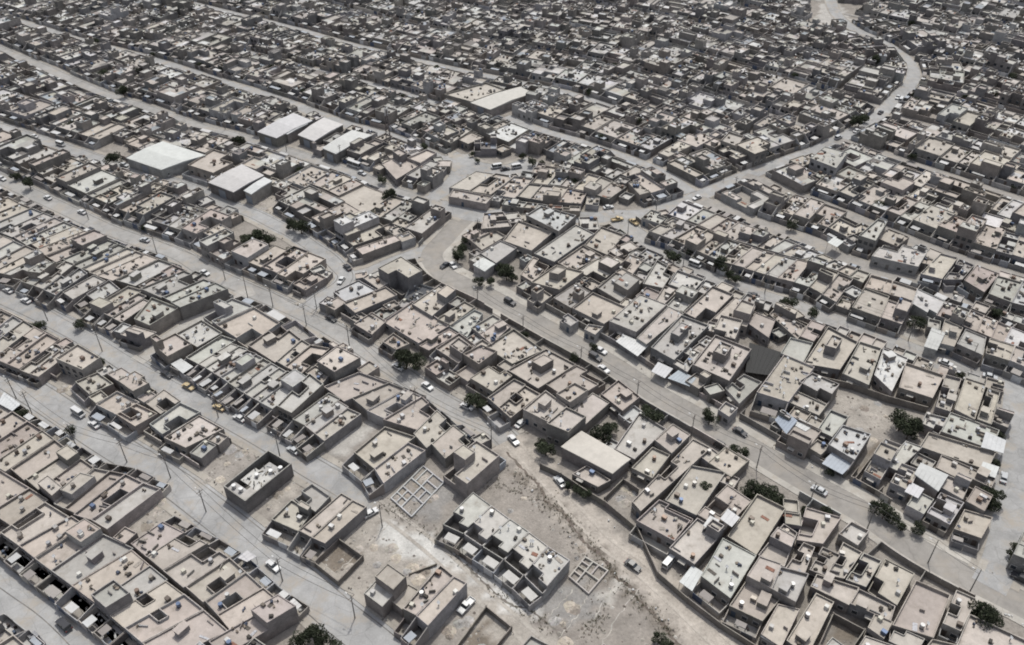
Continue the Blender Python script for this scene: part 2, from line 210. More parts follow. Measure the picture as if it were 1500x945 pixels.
CANOPY = [(3.0, 'k', 'black sheet added as deep shade over the courtyard beside the box roofed house', [(1092, 545), (1128, 550), (1152, 518), (1098, 502)]), (3.2, 'w', 'white stepped carport sheet above the central road, upper left one', [(902, 500), (934, 522), (950, 506), (914, 490)]), (3, 'w', 'white square canopy in a yard beside the blue grey canopy', [(954, 544), (974, 554), (986, 540), (964, 530)]), (3, 'g', 'blue grey yard canopy beside the white square canopy', [(978, 554), (1010, 566), (1020, 554), (994, 542)]), (3, 'w', 'white canopy beside the minibus yard along the dirt track', [(995, 852), (1014, 866), (1030, 838), (1014, 828)]), (3.4, 'w', 'bright white canopy over the last yard of the dirt track', [(1114, 932), (1134, 944), (1144, 926), (1124, 916)]), (3, 'g', 'mottled blue grey canopy beside the dark alley lot', [(1204, 679), (1234, 695), (1248, 681), (1220, 661)]), (3, 'w', 'white canopy at the head of the finned terrace', [(250, 533), (268, 547), (283, 537), (265, 525)]), (2.9, 'w', 'white canopy beside the silver car on the pale avenue', [(348, 817), (362, 823), (376, 815), (362, 806)]), (2.9, 'w', 'pale canopy at the end of the lower left terrace by the garden', [(416, 888), (430, 897), (442, 887), (430, 876)]), (6.2, 'w', 'raised white box canopy behind the minibus yard, larger', [(1055, 760), (1072, 772), (1084, 758), (1066, 745)]), (5.6, 'w', 'raised white box canopy behind the minibus yard, smaller', [(1030, 770), (1045, 778), (1054, 762), (1040, 755)]), (4.6, 'w', 'white canopy amid roofs below the long sheet roof at lower right', [(1325, 720), (1345, 730), (1354, 716), (1334, 706)]), (4.4, 'w', 'white sheet by the right edge street, upper one', [(1437, 655), (1470, 664), (1474, 645), (1444, 632)]), (4.4, 'w', 'white sheet by the right edge street, lower one', [(1434, 692), (1458, 700), (1464, 684), (1440, 676)]), (4, 'w', 'white sheet roof at the left picture edge above the pale avenue terrace', [(-4, 590), (18, 602), (30, 592), (6, 574)]), (4.2, 'b', 'dark blue yard canopy above the central road by the parked dark car', [(1135, 615), (1152, 636), (1168, 616), (1148, 600)]), (3.4, 'w', 'white scalloped awning beside the dark blue yard canopy', [(1162, 622), (1180, 632), (1192, 624), (1172, 612)]), (4.4, 'w', 'white canopy among roofs above the tree lined street', [(1212, 355), (1226, 362), (1236, 354), (1222, 347)])]
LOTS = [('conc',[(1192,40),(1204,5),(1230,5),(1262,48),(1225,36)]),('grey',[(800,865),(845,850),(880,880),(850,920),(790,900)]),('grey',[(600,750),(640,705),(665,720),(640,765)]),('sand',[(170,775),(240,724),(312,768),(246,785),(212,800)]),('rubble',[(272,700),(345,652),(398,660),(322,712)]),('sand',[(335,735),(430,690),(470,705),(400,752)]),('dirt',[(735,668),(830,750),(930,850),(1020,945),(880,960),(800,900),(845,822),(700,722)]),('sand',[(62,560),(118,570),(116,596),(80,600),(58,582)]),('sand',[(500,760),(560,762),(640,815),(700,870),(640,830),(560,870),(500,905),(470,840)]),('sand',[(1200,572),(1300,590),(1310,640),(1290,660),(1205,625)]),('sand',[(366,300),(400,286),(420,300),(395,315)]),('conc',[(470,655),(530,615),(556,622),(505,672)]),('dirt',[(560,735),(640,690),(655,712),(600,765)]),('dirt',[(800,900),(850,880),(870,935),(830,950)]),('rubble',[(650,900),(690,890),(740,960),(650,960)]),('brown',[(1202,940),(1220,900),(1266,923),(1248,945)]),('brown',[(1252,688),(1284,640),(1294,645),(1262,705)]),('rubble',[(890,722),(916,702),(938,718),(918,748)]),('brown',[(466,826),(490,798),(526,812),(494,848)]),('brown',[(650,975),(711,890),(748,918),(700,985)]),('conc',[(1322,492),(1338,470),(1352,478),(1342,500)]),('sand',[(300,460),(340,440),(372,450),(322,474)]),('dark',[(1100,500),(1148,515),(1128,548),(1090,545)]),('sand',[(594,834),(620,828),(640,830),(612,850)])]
NOFILL = [[(170,775),(240,724),(312,768),(246,785),(212,800)],[(272,700),(345,652),(398,650),(322,715)],[(320,712),(393,658),(430,680),(358,735)],[(335,740),(430,690),(470,700),(400,762)],[(735,668),(840,690),(940,790),(1100,960),(800,980),(640,800),(690,715),(835,822),(700,722)],[(62,560),(118,560),(116,600),(80,610),(50,582)],[(500,760),(560,740),(640,800),(740,880),(820,980),(600,990),(500,905),(440,840)],[(1195,560),(1310,590),(1365,600),(1350,645),(1290,660),(1205,625)],[(400,286),(366,310),(390,325),(420,300)],[(470,655),(530,615),(570,625),(505,690)],[(560,735),(640,670),(700,715),(640,790),(570,760)],[(1202,945),(1220,895),(1270,920),(1250,950)],[(1248,700),(1284,635),(1300,645),(1262,715)],[(886,730),(913,695),(940,715),(918,760)],[(1322,500),(1338,465),(1358,478),(1342,505)],[(1085,490),(1150,505),(1128,560),(1080,560)],[(700,236),(780,225),(795,238),(760,254),(700,254)],[(340,330),(420,320),(440,375),(400,372),(350,365)],[(425,900),(480,880),(540,960),(400,960)],[(560,500),(620,500),(630,545),(590,530)],[(665,565),(715,565),(720,605),(680,600)],[(1080,690),(1160,715),(1160,745),(1080,735)],[(1410,880),(1470,900),(1470,930),(1400,910)],[(660,340),(690,335),(690,395),(650,395)],[(725,380),(760,380),(765,415),(725,415)],[(150,210),(185,210),(185,240),(150,240)],[(850,600),(905,600),(910,655),(850,650)],[(1098,795),(1098,795),(1098,795)],[(640,945),(710,880),(760,920),(700,990)],[(886,300),(930,300),(930,335),(880,335)],[(1180,5),(1260,5),(1250,35),(1190,35)],[(460,824),(490,790),(530,810),(495,852)],[(534,870),(568,820),(640,820),(580,895)],[(780,640),(830,660),(800,670),(770,650)]]

# ------------------------------------------------------------------ camera numbers
IW, IH = 1500.0, 945.0
FPX, PITCH, CAMH = 1280.0, math.radians(37.6), 185.0
SP, CP = math.sin(PITCH), math.cos(PITCH)
def at(px, py, z=0.0):
    """survey helper: map position (metres) of a spot seen at photo pixel px,py lying at height z"""
    x = px - IW/2; y = IH/2 - py
    dx, dy, dz = x, FPX*CP + y*SP, -FPX*SP + y*CP
    t = (z - CAMH)/dz
    return (dx*t, dy*t)
def px_per_m(x, y):
    z = y*CP + (CAMH)*SP
    return FPX/z
rnd = random.Random(7)
col = bpy.context.scene.collection
# ------------------------------------------------------------------ materials
def new_mat(name):
    m = bpy.data.materials.new(name); m.use_nodes = True
    nt = m.node_tree; nt.nodes.clear()
    out = nt.nodes.new('ShaderNodeOutputMaterial'); b = nt.nodes.new('ShaderNodeBsdfPrincipled')
    nt.links.new(b.outputs[0], out.inputs[0])
    return m, nt, b
def N(nt, t, **kw):
    n = nt.nodes.new(t)
    for k, v in kw.items(): setattr(n, k, v)
    return n
def noise(nt, pos, scale, detail=4, rough=.6):
    n = N(nt, 'ShaderNodeTexNoise'); n.inputs['Scale'].default_value = scale
    n.inputs['Detail'].default_value = detail; n.inputs['Roughness'].default_value = rough
    nt.links.new(pos, n.inputs['Vector']); return n.outputs['Fac']
def ramp(nt, fac, a, b, ca, cb):
    r = N(nt, 'ShaderNodeMapRange'); r.inputs[1].default_value = a; r.inputs[2].default_value = b
    r.inputs[3].default_value = ca; r.inputs[4].default_value = cb; nt.links.new(fac, r.inputs[0]); return r.outputs[0]
def mul(nt, a, b):
    m = N(nt, 'ShaderNodeMath', operation='MULTIPLY')
    for i, v in enumerate((a, b)):
        if isinstance(v, (int, float)): m.inputs[i].default_value = v
        else: nt.links.new(v, m.inputs[i])
    return m.outputs[0]
def vcol_mat(name, layers, rough=.9, spec=.2, metal=0., tint=None, bump=None, cracks=None):
    """colour comes from the mesh's own colour attribute, broken up by world-space noise layers (scale, lo, hi)"""
    m, nt, b = new_mat(name)
    at_ = N(nt, 'ShaderNodeAttribute', attribute_name='Col')
    geo = N(nt, 'ShaderNodeNewGeometry'); pos = geo.outputs['Position']
    f = None
    for (s, lo, hi) in layers:
        v = ramp(nt, noise(nt, pos, s), .3, .7, lo, hi)
        f = v if f is None else mul(nt, f, v)
    if cracks:
        vo = N(nt, 'ShaderNodeTexVoronoi', feature='DISTANCE_TO_EDGE'); vo.inputs['Scale'].default_value = cracks[0]
        wp = N(nt, 'ShaderNodeTexNoise'); wp.inputs['Scale'].default_value = .5
        nt.links.new(pos, wp.inputs['Vector'])
        mx = N(nt, 'ShaderNodeMixRGB', blend_type='ADD'); mx.inputs[0].default_value = 3.0
        nt.links.new(pos, mx.inputs[1]); nt.links.new(wp.outputs['Color'], mx.inputs[2])
        nt.links.new(mx.outputs[0], vo.inputs['Vector'])
        f = mul(nt, f, ramp(nt, vo.outputs['Distance'], 0, cracks[1], cracks[2], 1.0))
    vm = N(nt, 'ShaderNodeVectorMath', operation='SCALE')
    nt.links.new(at_.outputs['Color'], vm.inputs[0]); nt.links.new(f, vm.inputs['Scale'])
    src = vm.outputs[0]
    if tint:
        mx = N(nt, 'ShaderNodeMixRGB', blend_type='MIX'); mx.inputs[2].default_value = (*tint[1], 1)
        nt.links.new(ramp(nt, noise(nt, pos, tint[0], 6, .7), tint[2], tint[3], 0, tint[4]), mx.inputs[0])
        nt.links.new(src, mx.inputs[1]); src = mx.outputs[0]
    nt.links.new(src, b.inputs['Base Color'])
    b.inputs['Roughness'].default_value = rough; b.inputs['Metallic'].default_value = metal
    b.inputs['Specular IOR Level'].default_value = spec
    if bump:
        bp = N(nt, 'ShaderNodeBump'); bp.inputs['Strength'].default_value = bump[1]; bp.inputs['Distance'].default_value = bump[2]
        nt.links.new(noise(nt, pos, bump[0], 5), bp.inputs['Height']); nt.links.new(bp.outputs[0], b.inputs['Normal'])
    return m
M = {}
M['wall'] = vcol_mat('masonry', [(.35, .72, 1.2), (2.6, .78, 1.16)], tint=(.5, (.10, .09, .082), .58, .72, .5), bump=(5, .4, .1))
M['roof'] = vcol_mat('roof_screed', [(.12, .84, 1.08), (.7, .88, 1.06), (4, .90, 1.06)], tint=(.3, (.20, .175, .148), .54, .72, .66))
M['plaster'] = vcol_mat('pale_plaster', [(.5, .82, 1.08), (3, .88, 1.05)], tint=(.7, (.2, .19, .18), .56, .70, .6))
M['paint'] = vcol_mat('painted_metal', [(1.2, .85, 1.05)], rough=.5, spec=.4)
M['sheet'] = vcol_mat('corrugated_sheet', [(.5, .88, 1.05), (3, .93, 1.03)], rough=.65, spec=.3)
M['steel'] = vcol_mat('galvanised_steel', [(1.5, .8, 1.1)], rough=.45, metal=.5)
M['junk'] = vcol_mat('mixed_junk', [(2, .6, 1.2)], rough=.9)
M['conc'] = vcol_mat('street_concrete', [(.05, .82, 1.1), (.3, .84, 1.1), (2.5, .9, 1.06)], tint=(.14, (.30, .27, .235), .50, .66, .85), cracks=(.16, .02, .8))
M['asph'] = vcol_mat('worn_asphalt', [(.05, .86, 1.08), (.4, .88, 1.08), (3, .92, 1.05)], tint=(.12, (.27, .245, .215), .5, .68, .8), cracks=(.1, .02, .86))
M['ground'] = vcol_mat('dusty_ground', [(.03, .88, 1.1), (.25, .80, 1.14), (1.3, .84, 1.14), (6, .9, 1.1)], tint=(.35, (.15, .132, .115), .56, .72, .7), bump=(2, .5, .25))
M['car'] = vcol_mat('car_paint', [(3, .93, 1.02)], rough=.3, spec=.5)
M['glass'] = vcol_mat('dark_glass', [(1, .9, 1.0)], rough=.12, spec=.5)
M['rubber'] = vcol_mat('rubber', [(4, .9, 1.0)], rough=.8)
M['bark'] = vcol_mat('bark', [(3, .7, 1.1)], rough=.9)
m, nt, b = new_mat('foliage')
a_ = N(nt, 'ShaderNodeAttribute', attribute_name='Col'); nt.links.new(a_.outputs['Color'], b.inputs['Base Color'])
b.inputs['Roughness'].default_value = .7; b.inputs['Specular IOR Level'].default_value = .2
tr = N(nt, 'ShaderNodeBsdfTranslucent'); nt.links.new(a_.outputs['Color'], tr.inputs['Color'])
ms = N(nt, 'ShaderNodeMixShader'); ms.inputs[0].default_value = .25
nt.links.new(b.outputs[0], ms.inputs[1]); nt.links.new(tr.outputs[0], ms.inputs[2])
nt.links.new(ms.outputs[0], [n for n in nt.nodes if n.type == 'OUTPUT_MATERIAL'][0].inputs[0])
M['leaf'] = m
MK = list(M); MI = {k: i for i, k in enumerate(MK)}
# ------------------------------------------------------------------ mesh collector
class MB:
    def __init__(s): s.v = []; s.f = []; s.m = []; s.c = []
    def q(s, pts, mat, c):
        n = len(s.v); s.v += [tuple(p) for p in pts]; s.f.append(tuple(range(n, n+len(pts)))); s.m.append(mat); s.c.append(c)
    def prism(s, P, z0, z1, mat, c, mt=None, ct=None, bottom=False):
        """vertical prism over ccw footprint P"""
        k = len(P)
        for i in range(k):
            a, b_ = P[i], P[(i+1) % k]
            s.q([(a[0], a[1], z0), (b_[0], b_[1], z0), (b_[0], b_[1], z1), (a[0], a[1], z1)], mat, c)
        s.q([(p[0], p[1], z1) for p in P], mt or mat, ct or c)
        if bottom: s.q([(p[0], p[1], z0) for p in reversed(P)], mat, c)
    def box(s, cx, cy, z0, sx, sy, sz, ang, mat, c, ct=None, mt=None, bottom=False):
        ca, sa = math.cos(ang), math.sin(ang)
        P = [(cx+ca*x-sa*y, cy+sa*x+ca*y) for x, y in ((-sx/2, -sy/2), (sx/2, -sy/2), (sx/2, sy/2), (-sx/2, sy/2))]
        s.prism(P, z0, z0+sz, mat, c, mt, ct, bottom)
    def cyl(s, cx, cy, z0, r, h, mat, c, k=10, r2=None):
        r2 = r if r2 is None else r2
        A = [(math.cos(6.2832*i/k), math.sin(6.2832*i/k)) for i in range(k)]
        for i in range(k):
            a, b_ = A[i], A[(i+1) % k]
            s.q([(cx+r*a[0], cy+r*a[1], z0), (cx+r*b_[0], cy+r*b_[1], z0), (cx+r2*b_[0], cy+r2*b_[1], z0+h), (cx+r2*a[0], cy+r2*a[1], z0+h)], mat, c)
        s.q([(cx+r2*a[0], cy+r2*a[1], z0+h) for a in A], mat, c)
    def bar(s, a, b_, r, mat, c, k=5, r2=None):
        a = Vector(a); b_ = Vector(b_); d = (b_-a).normalized(); r2 = r if r2 is None else r2
        u = d.cross(Vector((0, 0, 1)) if abs(d.z) < .9 else Vector((1, 0, 0))).normalized(); w = d.cross(u)
        A = [a + r*(math.cos(6.2832*i/k)*u + math.sin(6.2832*i/k)*w) for i in range(k)]
        B = [b_ + r2*(math.cos(6.2832*i/k)*u + math.sin(6.2832*i/k)*w) for i in range(k)]
        for i in range(k): s.q([A[i], B[i], B[(i+1) % k], A[(i+1) % k]], mat, c)
    def mesh(s, name, org=(0, 0, 0)):
        me = bpy.data.meshes.new(name)
        V = np.array(s.v, dtype=np.float32) - np.array(org, dtype=np.float32)
        me.from_pydata(V.tolist(), [], s.f)
        used = sorted(set(s.m)); idx = {k: i for i, k in enumerate(used)}
        for k in used: me.materials.append(M[k])
        me.polygons.foreach_set('material_index', [idx[k] for k in s.m])
        ca = me.attributes.new('Col', 'FLOAT_COLOR', 'FACE')
        ca.data.foreach_set('color', np.array([(c[0], c[1], c[2], 1.0) for c in s.c], dtype=np.float32).ravel())
        me.update(); return me
    def build(s, name, parent=None, org=(0, 0, 0)):
        if not s.f: return None
        o = bpy.data.objects.new(name, s.mesh(name, org)); col.objects.link(o)
        if parent is not None: o.parent = parent
        else: o.location = org
        return o
def empty(name, loc, rz=0):
    o = bpy.data.objects.new(name, None); col.objects.link(o); o.location = loc; o.rotation_euler = (0, 0, rz); o.empty_display_size = .5
    return o
def tag(o, label=None, cat=None, group=None, kind=None):
    for k, v in (('label', label), ('category', cat), ('group', group), ('kind', kind)):
        if v: o[k] = v
    return o
def vary(c, r, a=.08, hue=.02):
    k = 1 + r.uniform(-a, a)
    return tuple(max(.01, min(.9, x*k*(1+r.uniform(-hue, hue)))) for x in c)
CREAM = [(0.401, 0.363, 0.325), (0.41, 0.374, 0.336), (0.383, 0.347, 0.31), (0.396, 0.357, 0.317), (0.415, 0.382, 0.345), (0.369, 0.335, 0.301), (0.392, 0.359, 0.324)]
GREYR = [(0.391, 0.381, 0.358), (0.372, 0.361, 0.339), (0.414, 0.405, 0.381), (0.344, 0.335, 0.312)]
PINKR = [(0.363, 0.322, 0.296), (0.349, 0.308, 0.282)]
WHITE = [(0.454, 0.449, 0.445), (0.42, 0.416, 0.412), (0.479, 0.475, 0.47)]
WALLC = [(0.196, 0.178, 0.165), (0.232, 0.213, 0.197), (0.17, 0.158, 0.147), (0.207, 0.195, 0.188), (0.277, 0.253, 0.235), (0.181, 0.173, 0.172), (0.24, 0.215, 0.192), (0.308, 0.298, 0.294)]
PLAST = [(.34, .33, .33), (.28, .28, .29), (.40, .375, .34), (.30, .31, .33)]
# ------------------------------------------------------------------ roads
def smooth(P, n=4):
    out = []
    for i in range(len(P)-1):
        p0 = P[max(i-1, 0)]; p1 = P[i]; p2 = P[i+1]; p3 = P[min(i+2, len(P)-1)]
        for k in range(n):
            t = k/n
            out.append(tuple(.5*((2*p1[j]) + (-p0[j]+p2[j])*t + (2*p0[j]-5*p1[j]+4*p2[j]-p3[j])*t*t + (-p0[j]+3*p1[j]-3*p2[j]+p3[j])*t**3) for j in (0, 1)))
    out.append(P[-1]); return out
def offset_line(P, d):
    out = []
    for i in range(len(P)):
        a = P[max(i-1, 0)]; b_ = P[min(i+1, len(P)-1)]
        t = Vector((b_[0]-a[0], b_[1]-a[1])).normalized()
        out.append((P[i][0]-t.y*d, P[i][1]+t.x*d))
    return out
ROADS = []
for (rn, pts, hw, kd) in RD:
    ROADS.append([rn, smooth([at(*p) for p in pts]), hw, kd])
rd = {r[0]: r for r in ROADS}
def extend(P, d0=0, d1=0):
    P = list(P)
    if d0:
        t = Vector((P[0][0]-P[1][0], P[0][1]-P[1][1])).normalized(); P.insert(0, (P[0][0]+t.x*d0, P[0][1]+t.y*d0))
    if d1:
        t = Vector((P[-1][0]-P[-2][0], P[-1][1]-P[-2][1])).normalized(); P.append((P[-1][0]+t.x*d1, P[-1][1]+t.y*d1))
    return P
for rn in ('R13', 'R15', 'R5'): rd[rn][1] = extend(rd[rn][1], 120, 0)
# further parallel back streets, out to the far edge of the town
R7P = rd['R7'][1]
def x_of_R7(y):
    for a, b_ in zip(R7P, R7P[1:]):
        if min(a[1], b_[1]) <= y <= max(a[1], b_[1]) and abs(b_[1]-a[1]) > .1:
            return a[0] + (b_[0]-a[0])*(y-a[1])/(b_[1]-a[1])
    return R7P[-1][0] + (y-R7P[-1][1])*.1 if y > R7P[-1][1] else None
def parallel(base, k, side):
    L = offset_line(base, k); out = []
    L2 = []
    for a, b_ in zip(L, L[1:]):
        n = max(1, int(math.hypot(b_[0]-a[0], b_[1]-a[1])//12))
        L2 += [(a[0]+(b_[0]-a[0])*i/n, a[1]+(b_[1]-a[1])*i/n) for i in range(n)]
    L2.append(L[-1])
    for p in L2:
        xr = x_of_R7(p[1]); 
        if xr is None: xr = 60
        if side < 0 and p[0] < xr-4: out.append(p)
        if side > 0 and p[0] > xr+4: out.append(p)
    return out
b15 = extend(rd['R15'][1], 60, 260)
for k in range(1, 10):
    P = parallel(b15, k*46, -1)
    if len(P) > 3: ROADS.append(['Z%d' % k, P, 1.7, 'c'])
b11 = extend(rd['R11'][1], 200, 200)
for k in range(1, 12):
    P = parallel(b11, k*44, 1)
    if len(P) > 3: ROADS.append(['Y%d' % k, P, 1.6, 'c'])
rd = {r[0]: r for r in ROADS}
# ------------------------------------------------------------------ occupancy map of the town, one metre cells
X0, X1, Y0, Y1 = -470, 470, 60, 720
OC = np.zeros((Y1-Y0, X1-X0), dtype=np.uint8)
gy, gx = np.mgrid[Y0:Y1, X0:X1] + .5
def seg_dist(P, bb=12):
    """distance map to polyline (only near it)"""
    D = np.full(OC.shape, 1e6, dtype=np.float32)
    for a, b_ in zip(P, P[1:]):
        xa, xb = sorted((a[0], b_[0])); ya, yb = sorted((a[1], b_[1]))
        i0, i1 = int(max(0, ya-bb-Y0)), int(min(OC.shape[0], yb+bb-Y0)); j0, j1 = int(max(0, xa-bb-X0)), int(min(OC.shape[1], xb+bb-X0))
        if i1 <= i0 or j1 <= j0: continue
        sx, sy = gx[i0:i1, j0:j1], gy[i0:i1, j0:j1]
        dx, dy = b_[0]-a[0], b_[1]-a[1]; L = dx*dx+dy*dy+1e-9
        t = np.clip(((sx-a[0])*dx+(sy-a[1])*dy)/L, 0, 1)
        D[i0:i1, j0:j1] = np.minimum(D[i0:i1, j0:j1], np.hypot(sx-a[0]-t*dx, sy-a[1]-t*dy))
    return D
RDIST = {}
for r in ROADS:
    D = seg_dist(r[1]); RDIST[r[0]] = D
    OC[D < r[2]+.6] |= 1
ZONE = np.zeros(OC.shape, dtype=bool)
for r in ROADS:
    if r[0] in ('CR', 'R3', 'R8', 'R1', 'R2', 'R4'):
        ZONE |= RDIST[r[0]] < r[2]+{'CR': 6.5, 'R3': 4.2, 'R8': 4.5}.get(r[0], 2.6)
def inpoly(P, sx, sy):
    c = np.zeros(sx.shape, dtype=bool); n = len(P)
    for i in range(n):
        a, b_ = P[i], P[i-1]
        if a[1] == b_[1]: continue
        c ^= ((a[1] > sy) != (b_[1] > sy)) & (sx < (b_[0]-a[0])*(sy-a[1])/(b_[1]-a[1])+a[0])
    return c
def mark_poly(P, v, arr=None):
    arr = OC if arr is None else arr
    xs = [p[0] for p in P]; ys = [p[1] for p in P]
    i0, i1 = int(max(0, min(ys)-Y0-1)), int(min(OC.shape[0], max(ys)-Y0+2)); j0, j1 = int(max(0, min(xs)-X0-1)), int(min(OC.shape[1], max(xs)-X0+2))
    if i1 <= i0 or j1 <= j0: return
    m_ = inpoly(P, gx[i0:i1, j0:j1], gy[i0:i1, j0:j1]); arr[i0:i1, j0:j1][m_] |= v
def free_poly(P, mask=255):
    xs = [p[0] for p in P]; ys = [p[1] for p in P]
    if min(xs) < X0 or max(xs) > X1 or min(ys) < Y0 or max(ys) > Y1: return False
    i0, i1 = int(min(ys)-Y0), int(max(ys)-Y0+2); j0, j1 = int(min(xs)-X0), int(max(xs)-X0+2)
    m_ = inpoly(P, gx[i0:i1, j0:j1], gy[i0:i1, j0:j1])
    if m_.sum() < 12: return False
    return ((OC[i0:i1, j0:j1][m_] & mask) != 0).mean() < .04
for P in NOFILL: mark_poly([at(*p) for p in P], 2)
# ------------------------------------------------------------------ the house builder
def lerp(a, b_, t): return (a[0]+(b_[0]-a[0])*t, a[1]+(b_[1]-a[1])*t)
def bil(Q, u, v): return lerp(lerp(Q[0], Q[1], u), lerp(Q[3], Q[2], u), v)
def ccw(Q):
    A = sum(Q[i][0]*Q[(i+1) % 4][1]-Q[(i+1) % 4][0]*Q[i][1] for i in range(4))
    return Q if A > 0 else [Q[1], Q[0], Q[3], Q[2]]
def dist(a, b_): return math.hypot(a[0]-b_[0], a[1]-b_[1])
def inset(P, ds):
    """inset each edge i (P[i]->P[i+1]) of a convex ccw polygon by ds[i]"""
    k = len(P); L = []
    for i in range(k):
        a, b_ = P[i], P[(i+1) % k]; l = max(dist(a, b_), .01); nx, ny = -(b_[1]-a[1])/l, (b_[0]-a[0])/l
        L.append((a[0]+nx*ds[i], a[1]+ny*ds[i], b_[0]-a[0], b_[1]-a[1]))
    out = []
    for i in range(k):
        a = L[i-1]; b_ = L[i]; den = a[2]*b_[3]-a[3]*b_[2]
        if abs(den) < 1e-6: out.append((b_[0], b_[1])); continue
        t = ((b_[0]-a[0])*b_[3]-(b_[1]-a[1])*b_[2])/den; out.append((a[0]+t*a[2], a[1]+t*a[3]))
    return out
class Parts:
    """hands out a collector per part; a 'single' one puts everything into one mesh"""
    def __init__(s, single=None): s.single = single; s.d = []
    def get(s, name, sub=None):
        if s.single is not None: return s.single
        mb = MB(); s.d.append((name, mb, sub)); return mb
def plan(w, d, r, opts):
    if 'z' in opts:
        nu, nv = max(1, min(3, round(w/4.2))), max(2, min(5, round(d/4.2)))
        uc = [0]+[(i+r.uniform(-.22, .22))/nu for i in range(1, nu)]+[1]; vc = [0]+[(i+r.uniform(-.22, .22))/nv for i in range(1, nv)]+[1]
        H = [[r.choices([0, 1, 2, 3], [.20, .57, .09, .14])[0] for _ in range(nv)] for _ in range(nu)]
        if not any(1 in q_ for q_ in H): H[0][0] = 1
        return uc, vc, H
    if 'W' in opts or 'T' in opts or 'r' in opts or 'k' in opts: return [0, 1], [0, 1], [[1]]
    if 'v' in opts: return [0, .55, 1], [0, .16, .34, 1], [[0, 0, 1], [0, 1, 1]] if r.random() < 2 else 0
    if 'x' in opts: return [0, 1], [0, 1], [[1]]
    if 'U' in opts: return [0, .3, .62, 1], [0, .38, .7, 1], [[1, 1, 1], [1, 2, 1], [1, 1, 1]]
    if w < 7.2 and d > 1.5*w:
        a, b_ = sorted((r.uniform(.25, .5), r.uniform(.55, .8)))
        H = [1, 1, 1]
        x = r.random()
        if x < .14: H[1] = 2
        elif x < .24: H[2] = 2
        elif x < .30: H[0] = 2
        if r.random() < .2: return [0, .5, 1], [0, a, b_, 1], [[H[0], 0, H[2]], [H[0], 1, H[2]]]
        return [0, 1], [0, a, b_, 1], [H]
    u1 = r.uniform(.3, .65); a, b_ = sorted((r.uniform(.2, .42), r.uniform(.55, .82)))
    H = [[1, 1, 1], [1, 1, 1]]
    x = r.random()
    if 'u' in opts or x < .22: H[r.randint(0, 1)][r.randint(0, 2)] = 2
    x = r.random()
    if 'u' in opts: x += .2
    if x < .26: H[r.randint(0, 1)][r.randint(0, 2)] = 0
    elif x < .36: k = r.randint(0, 1); H[k][0] = 0
    elif x < .44: H[r.randint(0, 1)][2] = 0
    if w < 5: return [0, 1], [0, a, b_, 1], [[max(1, min(H[0][0], 1)), 1, 1]]
    return [0, u1, 1], [0, a, b_, 1], H
TK = ['Z']; tw_ = {'A': [.88, .07, .05, 0], 'B': [.85, .1, .05, 0], 'D': [.82, .09, .07, .02], 'E': [.74, .12, .05, .09], 'C': [.66, .27, .04, .03]}
